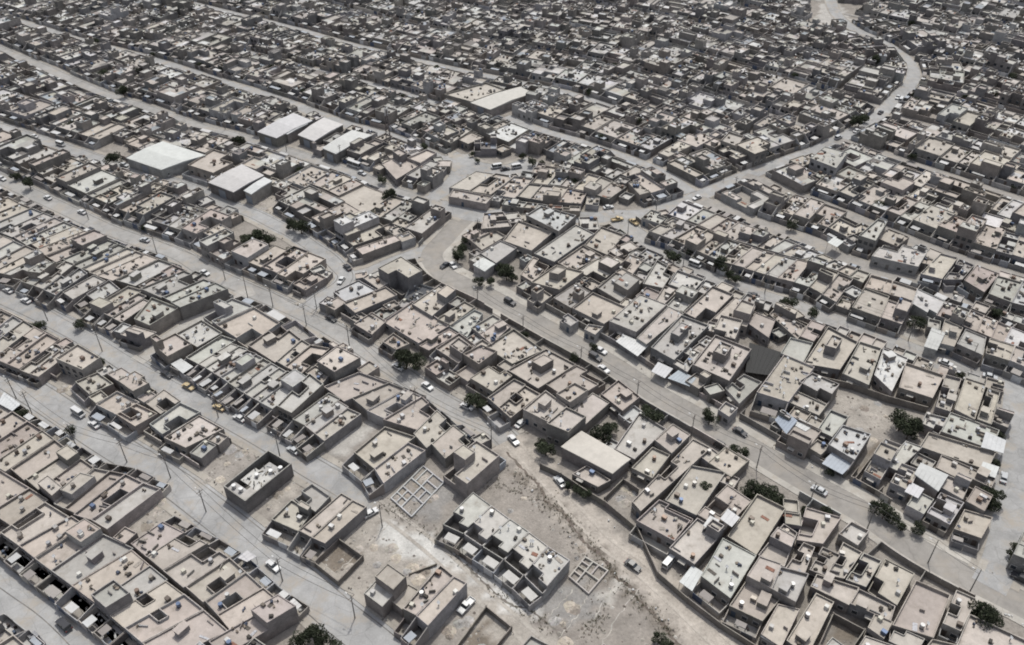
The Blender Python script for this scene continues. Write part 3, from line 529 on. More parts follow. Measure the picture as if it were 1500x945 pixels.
def house(Q, h, opts, y, r, P, lod, tone=None):
    """Q ccw roof plan, edge 0-1 is the street front; returns a few words on its look"""
    Q = ccw(Q); w = (dist(Q[0], Q[1])+dist(Q[3], Q[2]))/2; d = (dist(Q[0], Q[3])+dist(Q[1], Q[2]))/2
    if 'W' not in opts and 'T' not in opts: Q = inset(Q, [.015]*4)
    h += r.uniform(-.16, .16)
    tone = tone or ('grey' if 'w' in opts else 'pink' if 'p' in opts else r.choices(['cream', 'grey', 'pink', 'white'], tw_.get(TK[0][:1], [.70, .16, .08, .06]))[0])
    rc = vary(r.choice({'cream': CREAM, 'grey': GREYR, 'pink': PINKR, 'white': WHITE}[tone]), r, .09)
    if 'v' in opts: rc = vary((.42, .41, .38), r, .05)
    if 'k' in opts: rc = (.085, .088, .098)
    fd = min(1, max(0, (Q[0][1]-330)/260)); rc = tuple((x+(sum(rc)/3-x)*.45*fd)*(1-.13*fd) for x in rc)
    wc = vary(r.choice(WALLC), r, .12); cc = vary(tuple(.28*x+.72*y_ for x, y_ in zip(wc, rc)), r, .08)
    par = r.choice([.35, .55, .75, .85, .95]) if 'v' not in opts else .3; pt = .2
    if 'W' in opts or 'T' in opts:
        c = vary(r.choice(WHITE), r, .04) if 'W' in opts else vary((.43, .41, .375), r, .03); wb = P.get('wall'); rb = P.get('roof')
        for i in range(4):
            a, b_ = Q[i], Q[(i+1) % 4]; wb.q([(*a, 0), (*b_, 0), (*b_, h-.25), (*a, h-.25)], 'wall', wc)
        O = inset(Q, [-.25]*4); m0, m1 = lerp(O[0], O[3], .5), lerp(O[1], O[2], .5); rise = .022*d
        for a, b_, c_, e in ((O[0], O[1], m1, m0), (m0, m1, O[2], O[3])):
            z = (h, h, h+rise, h+rise) if a is O[0] else (h+rise, h+rise, h, h)
            rb.q([(*a, z[0]), (*b_, z[1]), (*c_, z[2]), (*e, z[3])], 'sheet', c)
        k = max(4, int(w/1.1))
        for i in range(1, k if 'W' in opts else 1):
            a, b_ = lerp(O[0], O[1], i/k), lerp(m0, m1, i/k)
            rb.bar((*a, h+.03), (*b_, h+rise+.03), .035, 'sheet', tuple(.82*x for x in c), 3)
        for a, m_, b_ in ((O[0], m0, O[3]), (O[1], m1, O[2])):
            rb.q([(*a, h-.3), (*m_, h-.3), (*m_, h+rise), (*a, h)], 'sheet', c); rb.q([(*m_, h-.3), (*b_, h-.3), (*b_, h), (*m_, h+rise)], 'sheet', c)
        for a, b_ in ((O[0], O[1]), (O[2], O[3])): rb.q([(*a, h-.3), (*b_, h-.3), (*b_, h), (*a, h)], 'sheet', c)
        return 'white sheet roof', w, d
    uc, vc, H = plan(w, d, r, opts)
    if isinstance(H, int): H = [[1]]
    zr1 = h-par; lev = {0: .12, 1: zr1, 2: zr1+2.9, 3: max(1.9, zr1-.9)}
    ht = lambda L_: lev[L_] if L_ >= 0 else -1
    nu, nv = len(uc)-1, len(vc)-1
    wb = P.get('wall'); rb = P.get('roof'); ub = None
    for i in range(nu):
        for j in range(nv):
            L = H[i][j]
            C = [bil(Q, uc[i], vc[j]), bil(Q, uc[i+1], vc[j]), bil(Q, uc[i+1], vc[j+1]), bil(Q, uc[i], vc[j+1])]
            nb = [H[i][j-1] if j > 0 else -1, H[i+1][j] if i < nu-1 else -1, H[i][j+1] if j < nv-1 else -1, H[i-1][j] if i > 0 else -1]
            if L == 0:
                rb.q([(*p, .12) for p in C], 'conc', vary((.29, .27, .245), r)); 
                for e in range(4):
                    if nb[e] == -1:
                        a, b_ = C[e], C[(e+1) % 4]; t = inset(C, [.2 if e == k else 0 for k in range(4)])
                        hh = 2.6 if 'v' not in opts else 3.4
                        wb.prism([a, b_, t[(e+1) % 4], t[e]], 0, hh, 'wall', wc, ct=cc)
                continue
            z = lev[L]; pz = par if L == 1 else .12 if L == 3 else (.25 if r.random() < .6 else .8)
            if L == 2: ub = P.get('upper_room')
            tw = ub if L == 2 else wb
            ds = [pt if ht(nb[e]) < z else 0 for e in range(4)]
            I = inset(C, ds)
            for e in range(4):
                if ht(nb[e]) < z:
                    a, b_ = C[e], C[(e+1) % 4]; ia, ib = I[e], I[(e+1) % 4]
                    zb = 0 if nb[e] <= 0 else lev[nb[e]]
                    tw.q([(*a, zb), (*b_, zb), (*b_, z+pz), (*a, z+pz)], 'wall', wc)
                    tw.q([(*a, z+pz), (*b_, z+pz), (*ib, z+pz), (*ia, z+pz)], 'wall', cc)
                    tw.q([(*ib, z), (*ia, z), (*ia, z+pz), (*ib, z+pz)], 'wall', wc)
            tr_ = ub if L == 2 else rb
            rcc = rc if L == 1 else vary(rc, r, .08)
            if 'z' in opts or L == 3: rcc = vary(r.choices([rc, r.choice(GREYR), r.choice(WHITE), (.16, .15, .145), (.26, .28, .30)], [.50, .2, .17, .07, .06])[0], r, .12)
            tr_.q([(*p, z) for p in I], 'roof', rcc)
    # things standing on the roof
    ax = math.atan2(Q[1][1]-Q[0][1], Q[1][0]-Q[0][0])
    def spot(m_=.12):
        for _ in range(8):
            u, v = r.uniform(m_, 1-m_), r.uniform(m_, 1-m_)
            i = max(k for k in range(nu) if uc[k] <= u); j = max(k for k in range(nv) if vc[k] <= v)
            if H[i][j] >= 1 and min(abs(u-c_) for c_ in uc)*w > .5 and min(abs(v-c_) for c_ in vc)*d > .6: return (*bil(Q, u, v), lev[H[i][j]])
        return None
    look = []
    area = w*d
    if not any(2 in hh for hh in H) and area > 40 and 'v' not in opts and r.random() < .26:
        s_ = spot(.2)
        if s_:
            sb = P.get('stair_room'); sx, sy, sz = r.uniform(1.8, 2.6), r.uniform(2.4, 3.6), r.uniform(1.6, 2.4)
            sb.box(s_[0], s_[1], s_[2]-.05, sx, sy, sz, ax, 'wall', vary(wc, r), ct=rc, mt='roof'); sb.box(s_[0], s_[1], s_[2]+sz-.05, sx+.3, sy+.3, .14, ax, 'wall', cc, ct=rc, mt='roof', bottom=True)
            look.append('stair hut')
    if any(2 in hh for hh in H): look.append('upper room')
    if any(0 in hh for hh in H): look.append('open court')
    if 'r' in opts: nt_ = 0
    else: nt_ = r.choice([0, 0, 1, 1, 1, 2, 3]) if area > 35 else r.choice([0, 0, 0, 1])
    cb = None
    for k in range(nt_):
        s_ = spot()
        if not s_: continue
        b2 = P.get('water_tank') if lod == 0 else (cb or P.get('rooftop_clutter'))
        if lod: cb = b2
        c = r.choice([(.30, .30, .31), (.30, .29, .28), (.16, .12, .10), (.34, .34, .34), (.10, .13, .2), (.22, .2, .18), (.10, .085, .075)])
        if r.random() < .6:
            b2.cyl(s_[0], s_[1], s_[2]+.35, .55, 1.05, 'steel', c); b2.box(s_[0], s_[1], s_[2], .9, .9, .35, ax, 'junk', (.08, .07, .07))
        else:
            b2.box(s_[0], s_[1], s_[2]+.3, 1.3, 1.0, .95, ax, 'steel', c, bottom=True); b2.box(s_[0], s_[1], s_[2], 1.0, .7, .3, ax, 'junk', (.08, .07, .07))
    if nt_ >= 3: look.append('three tanks')
    elif nt_ == 2 and not look: look.append('two tanks')
    if r.random() < .42 and 'r' not in opts:
        b2 = P.get('air_cooler') if lod == 0 else (cb or P.get('rooftop_clutter'))
        if lod: cb = b2
        s_ = spot()
        if s_: b2.box(s_[0], s_[1], s_[2]+.01, .95, .95, 1.05, ax+r.uniform(-.2, .2), 'paint', r.choice([(.5, .49, .46), (.35, .34, .33), (.42, .40, .34)]))
    nj = int(area/15*r.choice([.15, .4, .7, 1.3, 1.9]))*(3 if 'j' in opts else 1)
    if nj and ('v' not in opts or lod == 0):
        b2 = cb or P.get('rooftop_clutter')
        for k in range(min(nj, 60 if 'k' in opts else 22)):
            s_ = spot(.08)
            if not s_: break
            x = r.random(); a2 = ax + r.choice([0, 0, math.pi/2, r.uniform(0, 3)])
            if x < .3:      # low broken wall or pile of blocks
                b2.box(s_[0], s_[1], s_[2]+.01, r.uniform(.8, 2.6), .22, r.uniform(.3, .9), a2, 'wall', vary(wc, r))
            elif x < .6:
                for q_ in range(r.randint(2, 4)):
                    b2.box(s_[0]+r.uniform(-.7, .7), s_[1]+r.uniform(-.7, .7), s_[2]+.012+.003*q_, r.uniform(.25, .9), r.uniform(.2, .7), r.uniform(.15, .65), r.uniform(0, 3), 'junk', r.choice([(.05, .045, .04), (.12, .1, .085), (.2, .17, .14), (.07, .08, .11), (.35, .33, .3)]))
            elif x < .72:
                b2.cyl(s_[0], s_[1], s_[2]+.01, .12, 1.2, 'steel', (.2, .2, .2), 5)
                b2.q([(s_[0]-.45, s_[1]-.1, s_[2]+1.5), (s_[0]+.1, s_[1]-.5, s_[2]+1.1), (s_[0]+.5, s_[1]+.1, s_[2]+1.3), (s_[0]-.05, s_[1]+.45, s_[2]+1.75)], 'paint', (.5, .5, .5))
            elif x < .86:
                b2.box(s_[0], s_[1], s_[2]+.02, r.uniform(1.2, 2.8), r.uniform(.5, 1.1), .12, a2, 'junk', r.choice([(.3, .27, .24), (.1, .09, .08), (.4, .4, .42), (.22, .12, .09)]))
            else:
                b2.box(s_[0], s_[1], s_[2]+.01, 1.0, .7, .7, a2, 'junk', r.choice([(.06, .055, .05), (.15, .13, .11)]))
    # street front
    f0, f1 = Q[0], Q[1]; fx, fy = (f1[0]-f0[0])/max(w, .1), (f1[1]-f0[1])/max(w, .1)
    l = math.hypot(fx, fy); fx /= l; fy /= l; nx, ny = fy, -fx     # outward
    wf = dist(f0, f1)
    front_levels = [H[i][0] for i in range(nu)]
    if 'b' not in opts and wf > 2.5:
        nwin = 1 if wf < 5.5 else 2 if wf < 10 else 3
        base_ = 0
        slots = nwin+1
        door_slot = r.randint(0, slots-1)
        for k in range(slots):
            u = (k+.5)/slots; i = max(q_ for q_ in range(nu) if uc[q_] <= u)
            if H[i][0] == 0: continue
            p = lerp(f0, f1, u)
            if k == door_slot:
                b2 = P.get('door') if lod < 2 else wb
                b2.box(p[0]+nx*.03, p[1]+ny*.03, 0, 1.1, .1, 2.2, ax, 'paint', r.choice([(.08, .06, .05), (.15, .14, .13), (.05, .07, .1)]))
            else:
                if lod == 0:
                    b2 = P.get('window', 'a'); b2.box(p[0]+nx*.03, p[1]+ny*.03, 1.05, 1.5, .12, 1.3, ax, 'plaster', (.42, .4, .38), bottom=True)
                    b2 = P.get('pane', 'b'); b2.box(p[0]+nx*.075, p[1]+ny*.075, 1.15, 1.3, .06, 1.1, ax, 'glass', (.03, .035, .04))
                elif lod == 1 or r.random() < .5:
                    b2 = P.get('window'); b2.box(p[0]+nx*.05, p[1]+ny*.05, 1.1, 1.4, .12, 1.2, ax, 'glass', (.03, .035, .04))
        if h > 6:
            for k in range(nwin+1):
                p = lerp(f0, f1, (k+.5)/(nwin+1)); b2 = P.get('window') if lod < 2 else wb
                b2.box(p[0]+nx*.05, p[1]+ny*.05, h-3.1, 1.4, .14, 1.3, ax, 'glass', (.03, .035, .04), bottom=True)
    if 'f' not in opts and y > .9:      # walled front yard
        y = y*r.uniform(.85, 1.1) if 'v' not in opts else 4.2
        g0, g1 = (f0[0]+nx*y, f0[1]+ny*y), (f1[0]+nx*y, f1[1]+ny*y)
        yh = r.uniform(1.9, 2.6); Y = [g0, g1, f1, f0]
        wc2 = vary(r.choice(WALLC+PLAST), r, .1); pw = r.choice(['wall', 'plaster'])
        fb = P.get('yard_floor')
        fb.q([(*p, .14) for p in Y], 'conc', vary(r.choice([(.30, .29, .28), (.25, .235, .215), (.40, .39, .385)]), r))
        yb = P.get('yard_wall'); ya = P.get('yard_wall')
        gw = min(3.0, wf*.4); gu0 = r.choice([.08, .5-.5*gw/wf, .92-gw/wf]); gu1 = gu0+gw/wf
        I = inset(Y, [.2, .2, 0, .2])
        ya.prism([g0, lerp(g0, g1, gu0), lerp(I[0], I[1], gu0), I[0]], 0, yh, pw, wc2)
        yb.prism([lerp(g0, g1, gu1), g1, I[1], lerp(I[0], I[1], gu1)], 0, yh, pw, wc2)
        slope = ('s' in opts or r.random() < .3) and y > 2
        for (a, b_, ia, ib, yw) in ((g1, f1, I[1], I[2], yb), (g0, f0, I[0], I[3], ya)):
            # side walls; many rise in a slope towards the house
            za, zb = yh-.03, (h-.4 if slope else yh)
            fc = vary((.36, .34, .32), r) if slope else wc2
            yw.q([(*a, 0), (*b_, 0), (*b_, zb), (*a, za)], pw, wc2); yw.q([(*ib, 0), (*ia, 0), (*ia, za), (*ib, zb)], pw, wc2)
            yw.q([(*a, za), (*b_, zb), (*ib, zb), (*ia, za)], pw, fc)
        b2 = P.get('gate') if lod < 2 else yb
        p = lerp(g0, g1, (gu0+gu1)/2)
        b2.box(p[0]-nx*.1, p[1]-ny*.1, .05, gw-.1, .07, yh-.15, ax, 'paint', r.choice([(.07, .06, .055), (.12, .12, .13), (.3, .3, .3), (.05, .07, .12), (.5, .5, .5)]))
        if y > 3 and r.random() < .8 or 'v' in opts:
            # sheet or slab over part of the yard
            b2 = P.get('carport'); a0 = r.uniform(.03, .4); a1 = min(.97, a0+r.uniform(.3, .5))
            v0, v1 = r.uniform(.25, .55), r.uniform(.8, .98)
            if 'v' in opts: a0, a1, v0, v1 = .35, .9, .2, .75
            R_ = [lerp(lerp(f0, f1, a0), lerp(g0, g1, a0), v1), lerp(lerp(f0, f1, a1), lerp(g0, g1, a1), v1), lerp(lerp(f0, f1, a1), lerp(g0, g1, a1), 1-v0 if v0 > .5 else v0), lerp(lerp(f0, f1, a0), lerp(g0, g1, a0), 1-v0 if v0 > .5 else v0)]
            zc = yh+.35 if 'v' not in opts else 2.5
            cw = r.choice([(.44, .435, .43), (.36, .36, .36), (.29, .31, .34), (.27, .25, .235), (.22, .2, .19), (.46, .46, .46)])
            if 'v' in opts: cw = (.40, .39, .375)
            b2.prism(R_, zc, zc+.09, 'sheet', cw, bottom=True)
            for p in R_: b2.cyl(p[0]*.985+.015*(R_[0][0]+R_[2][0])/2, p[1]*.985+.015*(R_[0][1]+R_[2][1])/2, 0, .06, zc, 'steel', (.2, .2, .2), 4)
            if cw[0] > .43: look.append('white canopy')
        if lod < 2 and r.random() < .35:
            b2 = P.get('yard_clutter')
            for k in range(r.randint(2, 5)):
                p = lerp(lerp(f0, f1, r.uniform(.15, .85)), lerp(g0, g1, r.uniform(.15, .85)), r.uniform(.2, .8))
                b2.box(p[0], p[1], .145, r.uniform(.4, 1.2), r.uniform(.3, .8), r.uniform(.3, .9), r.uniform(0, 3), 'junk', r.choice([(.06, .05, .05), (.2, .18, .15), (.4, .4, .4), (.08, .1, .14)]))
    elif lod < 2 and h < 6 and r.random() < .4 and 'b' not in opts and 'r' not in opts:
        b2 = P.get('door_canopy'); p = lerp(f0, f1, r.uniform(.3, .7)); b2.box(p[0]+nx*.5, p[1]+ny*.5, 2.5, 2.0, 1.1, .12, ax, 'plaster', (.4, .38, .35), bottom=True)
    tn = {'cream': 'sandy', 'grey': 'pale grey', 'pink': 'pinkish', 'white': 'bright white'}[tone]
    return (tn, look), w, d
ORD = ['first', 'second', 'third', 'fourth', 'fifth', 'sixth', 'seventh', 'eighth', 'ninth', 'tenth', 'eleventh', 'twelfth', 'thirteenth', 'fourteenth', 'fifteenth', 'sixteenth', 'seventeenth', 'eighteenth', 'nineteenth']
TENS = {20: 'twenty', 30: 'thirty', 40: 'forty', 50: 'fifty', 60: 'sixty', 70: 'seventy', 80: 'eighty', 90: 'ninety'}
def ordinal(n):
    if n < 20: return ORD[n-1]
    t, u = n//10*10, n % 10
    return (TENS[t][:-1]+'ieth') if u == 0 else TENS[t]+'-'+ORD[u-1]
# ------------------------------------------------------------------ surveyed houses
HS = []
for (key, F, B, n, y, h, o) in RW:
    for s in range(len(F)-1):
        f0, f1, b0, b1 = at(*F[s], h), at(*F[s+1], h), at(*B[s], h), at(*B[s+1], h)
        k = n[s]; cuts = [0]+sorted((i+rnd.uniform(-.08, .08))/k for i in range(1, k))+[1]
        for a, b_ in zip(cuts, cuts[1:]):
            Q = [lerp(f0, f1, a), lerp(f0, f1, b_), lerp(b0, b1, b_), lerp(b0, b1, a)]
            px = F[s][0]+(F[s+1][0]-F[s][0])*(a+b_)/2; py = F[s][1]+(F[s+1][1]-F[s][1])*(a+b_)/2
            HS.append(dict(key=key, Q=ccw(Q), h=h, y=y, o=o, px=px, py=py))
HEX = 1 if False else 0
for H_ in HS: mark_poly(inset(H_['Q'], [-.15]*4), 4)
WQ = []
for (nm, Pq, h, kd) in WH:
    Q = ccw([at(*p, h) for p in Pq]); WQ.append((nm, Q, h, kd)); mark_poly(inset(Q, [-1]*4), 4)
zone_on = [True]
def isfree(x, y):
    i, j = int(y-Y0), int(x-X0); return 0 <= i < OC.shape[0] and 0 <= j < OC.shape[1] and not OC[i, j] and not (ZONE[i, j] and OC[i, j] == 0 and zone_on[0])
for step_ in range(15):          # walls meet: push free edges out until houses touch
    for H_ in HS:
        Q = H_['Q']
        for e in range(4):
            g = H_.setdefault('g', [0]*4)
            lim = 9 if (e == 0 and H_['y'] > 0) else 10
            if g[e] < 0 or g[e] >= lim or 'n' in H_['o']: continue
            yo = H_['y'] if e == 0 else 0
            Qn = inset(Q, [-(.5+.35+yo) if k == e else 0 for k in range(4)])
            a, b_ = Qn[e], Qn[(e+1) % 4]
            zone_on[0] = not (e == 0 and H_['y'] > 0 and H_['key'] not in ('D1', 'D2', 'D3', 'D4', 'E1'))
            ok = sum(isfree(*lerp(a, b_, t)) for t in (.06, .2, .35, .5, .65, .8, .94))
            if ok >= 7:
                g[e] += 1
                if e == 0 and H_['y'] > 0: H_['y'] += .5
                else: H_['Q'] = Q = inset(Q, [-.5 if k == e else 0 for k in range(4)])
                mark_poly(inset(Q, [-.1-yo-(.5 if yo else 0) if k == e else -.1 for k in range(4)]), 4)
            else: g[e] = -1 if step_ > 11 else g[e]
    if step_ == 0:
        for H_ in HS:
            if H_['y'] > 0: mark_poly(inset(H_['Q'], [-H_['y'], -.1, -.1, -.1]), 4)
# ------------------------------------------------------------------ the rest of the town follows its streets
AUTO = []
def frames(P, step):
    """walk a polyline; yields (point, tangent) every step metres"""
    out = []; acc = 0; nxt = 0
    for a, b_ in zip(P, P[1:]):
        L = dist(a, b_)
        if L < 1e-6: continue
        t = ((b_[0]-a[0])/L, (b_[1]-a[1])/L)
        while nxt <= acc+L:
            k = nxt-acc; out.append(((a[0]+t[0]*k, a[1]+t[1]*k), t)); nxt += step
        acc += L
    return out
def inview(x, y):
    z = y*CP+CAMH*SP; 
    if z < 10: return False
    sx = IW/2+FPX*x/z; yc = y*SP-CAMH*CP; sy = IH/2-FPX*yc/z
    return -130 < sx < IW+130 and -60 < sy < IH+130
def try_row(P, side, off, depth, yard, key):
    fr = frames(P, 1.0); i = 0
    while i < len(fr)-12:
        w = rnd.choice([5, 6, 6, 7, 7, 8, 8, 9, 10, 11, 13]) if fr[i][0][1] < 330 else rnd.choice([5, 7, 8, 10, 12, 14]); 
        if i+w >= len(fr): break
        (p, t), (p2, t2) = fr[i], fr[i+w]
        if not inview(*p): i += 6; continue
        ok = False
        for dd in (depth, depth-3, depth-6, depth-9):
            if dd < 8: break
            n1 = (-t[1]*side, t[0]*side); n2 = (-t2[1]*side, t2[0]*side)
            y_ = yard if dd > 13 else 0
            Fq = [(p[0]+n1[0]*off, p[1]+n1[1]*off), (p2[0]+n2[0]*off, p2[1]+n2[1]*off)]
            Bq = [(p[0]+n1[0]*(off+dd), p[1]+n1[1]*(off+dd)), (p2[0]+n2[0]*(off+dd), p2[1]+n2[1]*(off+dd))]
            full = ccw([Fq[0], Fq[1], Bq[1], Bq[0]])
            if dist(Bq[0], Bq[1]) < 3.5: continue
            if free_poly(full):
                body = [lerp(Fq[0], Bq[0], y_/dd), lerp(Fq[1], Bq[1], y_/dd), Bq[1], Bq[0]]
                AUTO.append(dict(key=key, Q=ccw(body), h=rnd.choice([3.7, 3.8, 3.9, 4, 4.1, 4.4]) if rnd.random() < .8 else rnd.choice([4.9, 5.6, 6.8]), y=y_, o=('z' if rnd.random() < (.1 if p[1] < 270 else .3 if p[1] < 330 else .6 if p[1] < 400 else .93) else '')+('s' if rnd.random() < .2 else ''), full=full))
                mark_poly(full, 8); ok = True; break
        i += w if ok else 2
for r in ROADS:
    if r[0] in ('R3d', 'R2d', 'RL', 'RJ2', 'R4b', 'CR'): continue
    yard = 4 if r[0][0] == 'R' else 2.5
    for side in (1, -1):
        o = r[2]+(.5 if r[0] == 'R7' else 1.2 if r[0][0] == 'R' else .8)
        try_row(r[1], side, o, 21 if r[0][0] == 'R' else 20, yard, r[0])
# leftovers
ND = np.full(OC.shape, 1e6, dtype=np.float32)
DIRM = []
for r in ROADS:
    P = r[1]
    for a, b_ in zip(P[::2], P[2::2]+[P[-1]]):
        if dist(a, b_) > .5: DIRM.append(((a[0]+b_[0])/2, (a[1]+b_[1])/2, math.atan2(b_[1]-a[1], b_[0]-a[0])))
for H_ in HS:
    Q = H_['Q']; DIRM.append(((Q[0][0]+Q[2][0])/2, (Q[0][1]+Q[2][1])/2, math.atan2(Q[1][1]-Q[0][1], Q[1][0]-Q[0][0])))
DX = np.array(DIRM)
for pas, (w0, d0, st) in enumerate(((10, 15, 5), (8, 11, 4), (6.5, 8, 3), (4.6, 5.6, 2), (3.2, 4.0, 1))):
    for yy in range(Y0+6, Y1-6, st):
        for xx in range(X0+6, X1-6, st):
            if OC[yy-Y0, xx-X0] or RDIST['CR'][yy-Y0, xx-X0] < 11.5 or not inview(xx, yy) or (pas > 3 and yy > 360): continue
            k = np.argmin((DX[:, 0]-xx)**2+(DX[:, 1]-yy)**2); a = DX[k, 2]
            if a > math.pi/2: a -= math.pi
            if a < -math.pi/2: a += math.pi
            if a > .2: a -= math.pi/2
            w, d = w0*rnd.uniform(.85, 1.2), d0*rnd.uniform(.85, 1.2); x = xx+rnd.uniform(-.5, .5); y = yy+rnd.uniform(-.5, .5)
            ca, sa = math.cos(a), math.sin(a)
            Q = [(x+ca*p-sa*q_, y+sa*p+ca*q_) for p, q_ in ((-w/2, -d/2), (w/2, -d/2), (w/2, d/2), (-w/2, d/2))]
            if free_poly(Q):
                AUTO.append(dict(key='fill', Q=ccw(inset(Q, [-.3]*4)), h=rnd.choice([3.2, 3.6, 3.8, 3.9, 4.1, 4.5, 6]) if pas < 3 else rnd.choice([2.7, 3.1, 3.5, 3.7, 3.8]), y=0, o=('z' if yy > 380 or rnd.random() < .25 else '') if pas < 3 else rnd.choice(['b', 'b', 'bw', 'r']), full=Q, small=pas >= 3)); mark_poly(Q, 8)
print('surveyed', len(HS), 'auto', len(AUTO))
# ------------------------------------------------------------------ which houses are individuals
def view(x, y, z=0):
    zc = y*CP+(CAMH-z)*SP; return IW/2+FPX*x/zc, IH/2-FPX*(y*SP-(CAMH-z)*CP)/zc
def cen(Q): return (sum(p[0] for p in Q)/4, sum(p[1] for p in Q)/4)
def scr_size(H_):
    P = [view(*p, H_['h']) for p in H_['Q']]
    if max(p[0] for p in P) < 2 or min(p[0] for p in P) > IW-2 or max(p[1] for p in P) < 2 or min(p[1] for p in P) > IH+2: return 0
    return abs(sum(P[i][0]*P[(i+1) % 4][1]-P[(i+1) % 4][0]*P[i][1] for i in range(4)))/2
allh = []
for H_ in HS+AUTO:
    H_['size'] = scr_size(H_); H_['hero'] = H_ in HS if False else False; allh.append(H_)
vill = [H_ for H_ in HS if H_['key'] == 'V']
cand = sorted([H_ for H_ in allh if H_['key'] != 'V' and H_['size'] > 0 and '+' not in H_['o'] and not H_.get('small')], key=lambda q_: -q_['size'])
small = sorted([H_ for H_ in allh if H_.get('small') and H_['size'] > 0], key=lambda q_: -q_['size'])[:280]
ids = set(id(q_) for q_ in cand[:298]+small)
print('smallest individual', cand[min(297, len(cand)-1)]['size'], 'auto individuals', sum(1 for q_ in cand[:298] if 'full' in q_))
SDESC = {'R0': 'corner street', 'R1': 'pale avenue', 'R2': 'taxi street', 'R2d': 'dirt lane below the villas', 'R3': 'third street', 'R3d': 'dirt track', 'R4': 'warehouse street', 'R4b': 'short link street', 'R5': 'bus street',
 'CR': 'central road', 'R6': 'junction', 'R7': 'winding road', 'R8': 'tree lined street', 'R9': 'narrow back street', 'R10': 'second back street', 'R11': 'third back street', 'R12': 'right edge street',
 'RL': 'cross lane', 'RJ': 'bus square lane', 'RJ2': 'island lane', 'RJ3': 'bus square', 'R13': 'upper left street', 'R15': 'school street', 'R16': 'upper lane', 'R17': 'street below the school'}
far = MB(); near_rest = []
groups = {}
for H_ in allh:
    if id(H_) in ids:
        k = H_['key']
        if k == 'fill':
            c = cen(H_['Q']); best = min(((RDIST[q_][int(c[1]-Y0), int(c[0]-X0)] if False else min(dist(c, p) for p in rd[q_][1][::3])), q_) for q_ in SDESC if q_ in rd)[1]; k = 'near:'+best
        elif 'full' in H_: k = 'on:'+(k if k in SDESC else 'far')
        if H_.get('small'): k = 'out:'+k
        H_['gk'] = k; H_['sx'] = view(*cen(H_['Q']), H_['h'])[0]; groups.setdefault(k, []).append(H_)
for k, L in groups.items():
    L.sort(key=lambda q_: q_['sx'])
    for i, H_ in enumerate(L): H_['ord'] = i+1
last = None
for H_ in allh:
    r = random.Random(int(H_['Q'][0][0]*131+H_['Q'][0][1]*977))
    key = H_['key']; TK[0] = key if 'full' not in H_ else 'Z'
    if '+' in H_['o'] and last is not None:
        P = Parts(); house(H_['Q'], H_['h'], H_['o'], H_['y'], r, P, 1)
        for nm, mb, sub in P.d: mb.build(nm, last[0], last[1])
        continue
    if key == 'V':
        P = Parts(); c = cen(H_['Q']); org = (c[0], c[1], 0)
        res = house(H_['Q'], H_['h'], H_['o'], H_['y'], r, P, 0)
        e = empty('terraced_villa', org); i = [q_ for q_ in vill].index(H_)
        tag(e, ['end villa of the grey terrace nearest the foundation grid in gravel', 'second villa from the left in the unfinished grey terrace', 'middle villa of the unfinished grey roofed terrace', 'fourth villa from the left in the unfinished grey terrace', 'end villa of the grey terrace beside the second foundation plan'][i], 'villa', 'villas in the new grey terrace')
    elif id(H_) in ids:
        lod = 0 if H_['size'] > 620 else 1
        P = Parts(); c = cen(H_['Q']); org = (c[0], c[1], 0)
        res = house(H_['Q'], H_['h'], H_['o'], H_['y'], r, P, lod)
        sm = H_.get('small'); e = empty('outbuilding' if sm else 'house', org); gk = H_['gk']; gk = gk[4:] if sm else gk
        if isinstance(res[0], str): adj, feat = 'white sheet roofed', []
        else: adj, feat = res[0][0]+' roofed', res[0][1][:1]
        sz = 'long narrow ' if res[2] > 2.2*res[1] else ''
        where = ROWDESC[gk] if gk in ROWDESC else ('houses along the '+SDESC.get(gk[3:], 'far lane') if gk[:3] == 'on:' else 'houses behind the '+SDESC[gk[5:]])
        lab = '%s%s house%s, %s from left, %s' % (sz, adj, (' with '+feat[0]) if feat else '', ordinal(H_['ord']), where)
        if len(lab.split()) > 16: lab = '%s house, %s from left, %s' % (adj, ordinal(H_['ord']), where)
        if sm: tag(e, 'small %s outbuilding, %s from left behind the %s' % (adj, ordinal(H_['ord']), SDESC[gk[5:]]), 'outbuilding', 'small outbuildings between the houses')
        else: tag(e, lab, 'house', 'flat roofed houses of the town')
    else:
        tone = rnd.choices(['cream', 'grey', 'white'], [.42, .50, .08])[0] if H_['size'] < 200 else None
        P = Parts(far); house(H_['Q'], H_['h'], H_['o'], H_['y'], r, P, 2, tone); continue
    last = (e, org); win = None
    for nm, mb, sub in P.d:
        if not mb.f: continue
        if sub == 'b' and win is not None: mb.build(nm, win, org)
        else:
            o = mb.build(nm, e, org)
            if sub == 'a': win = o
            if nm in ('rooftop_clutter', 'yard_clutter'): o['kind'] = 'stuff'
o = far.build('distant_houses'); tag(o, 'mass of small flat roofed houses filling the far quarters of the town', 'houses', kind='stuff')
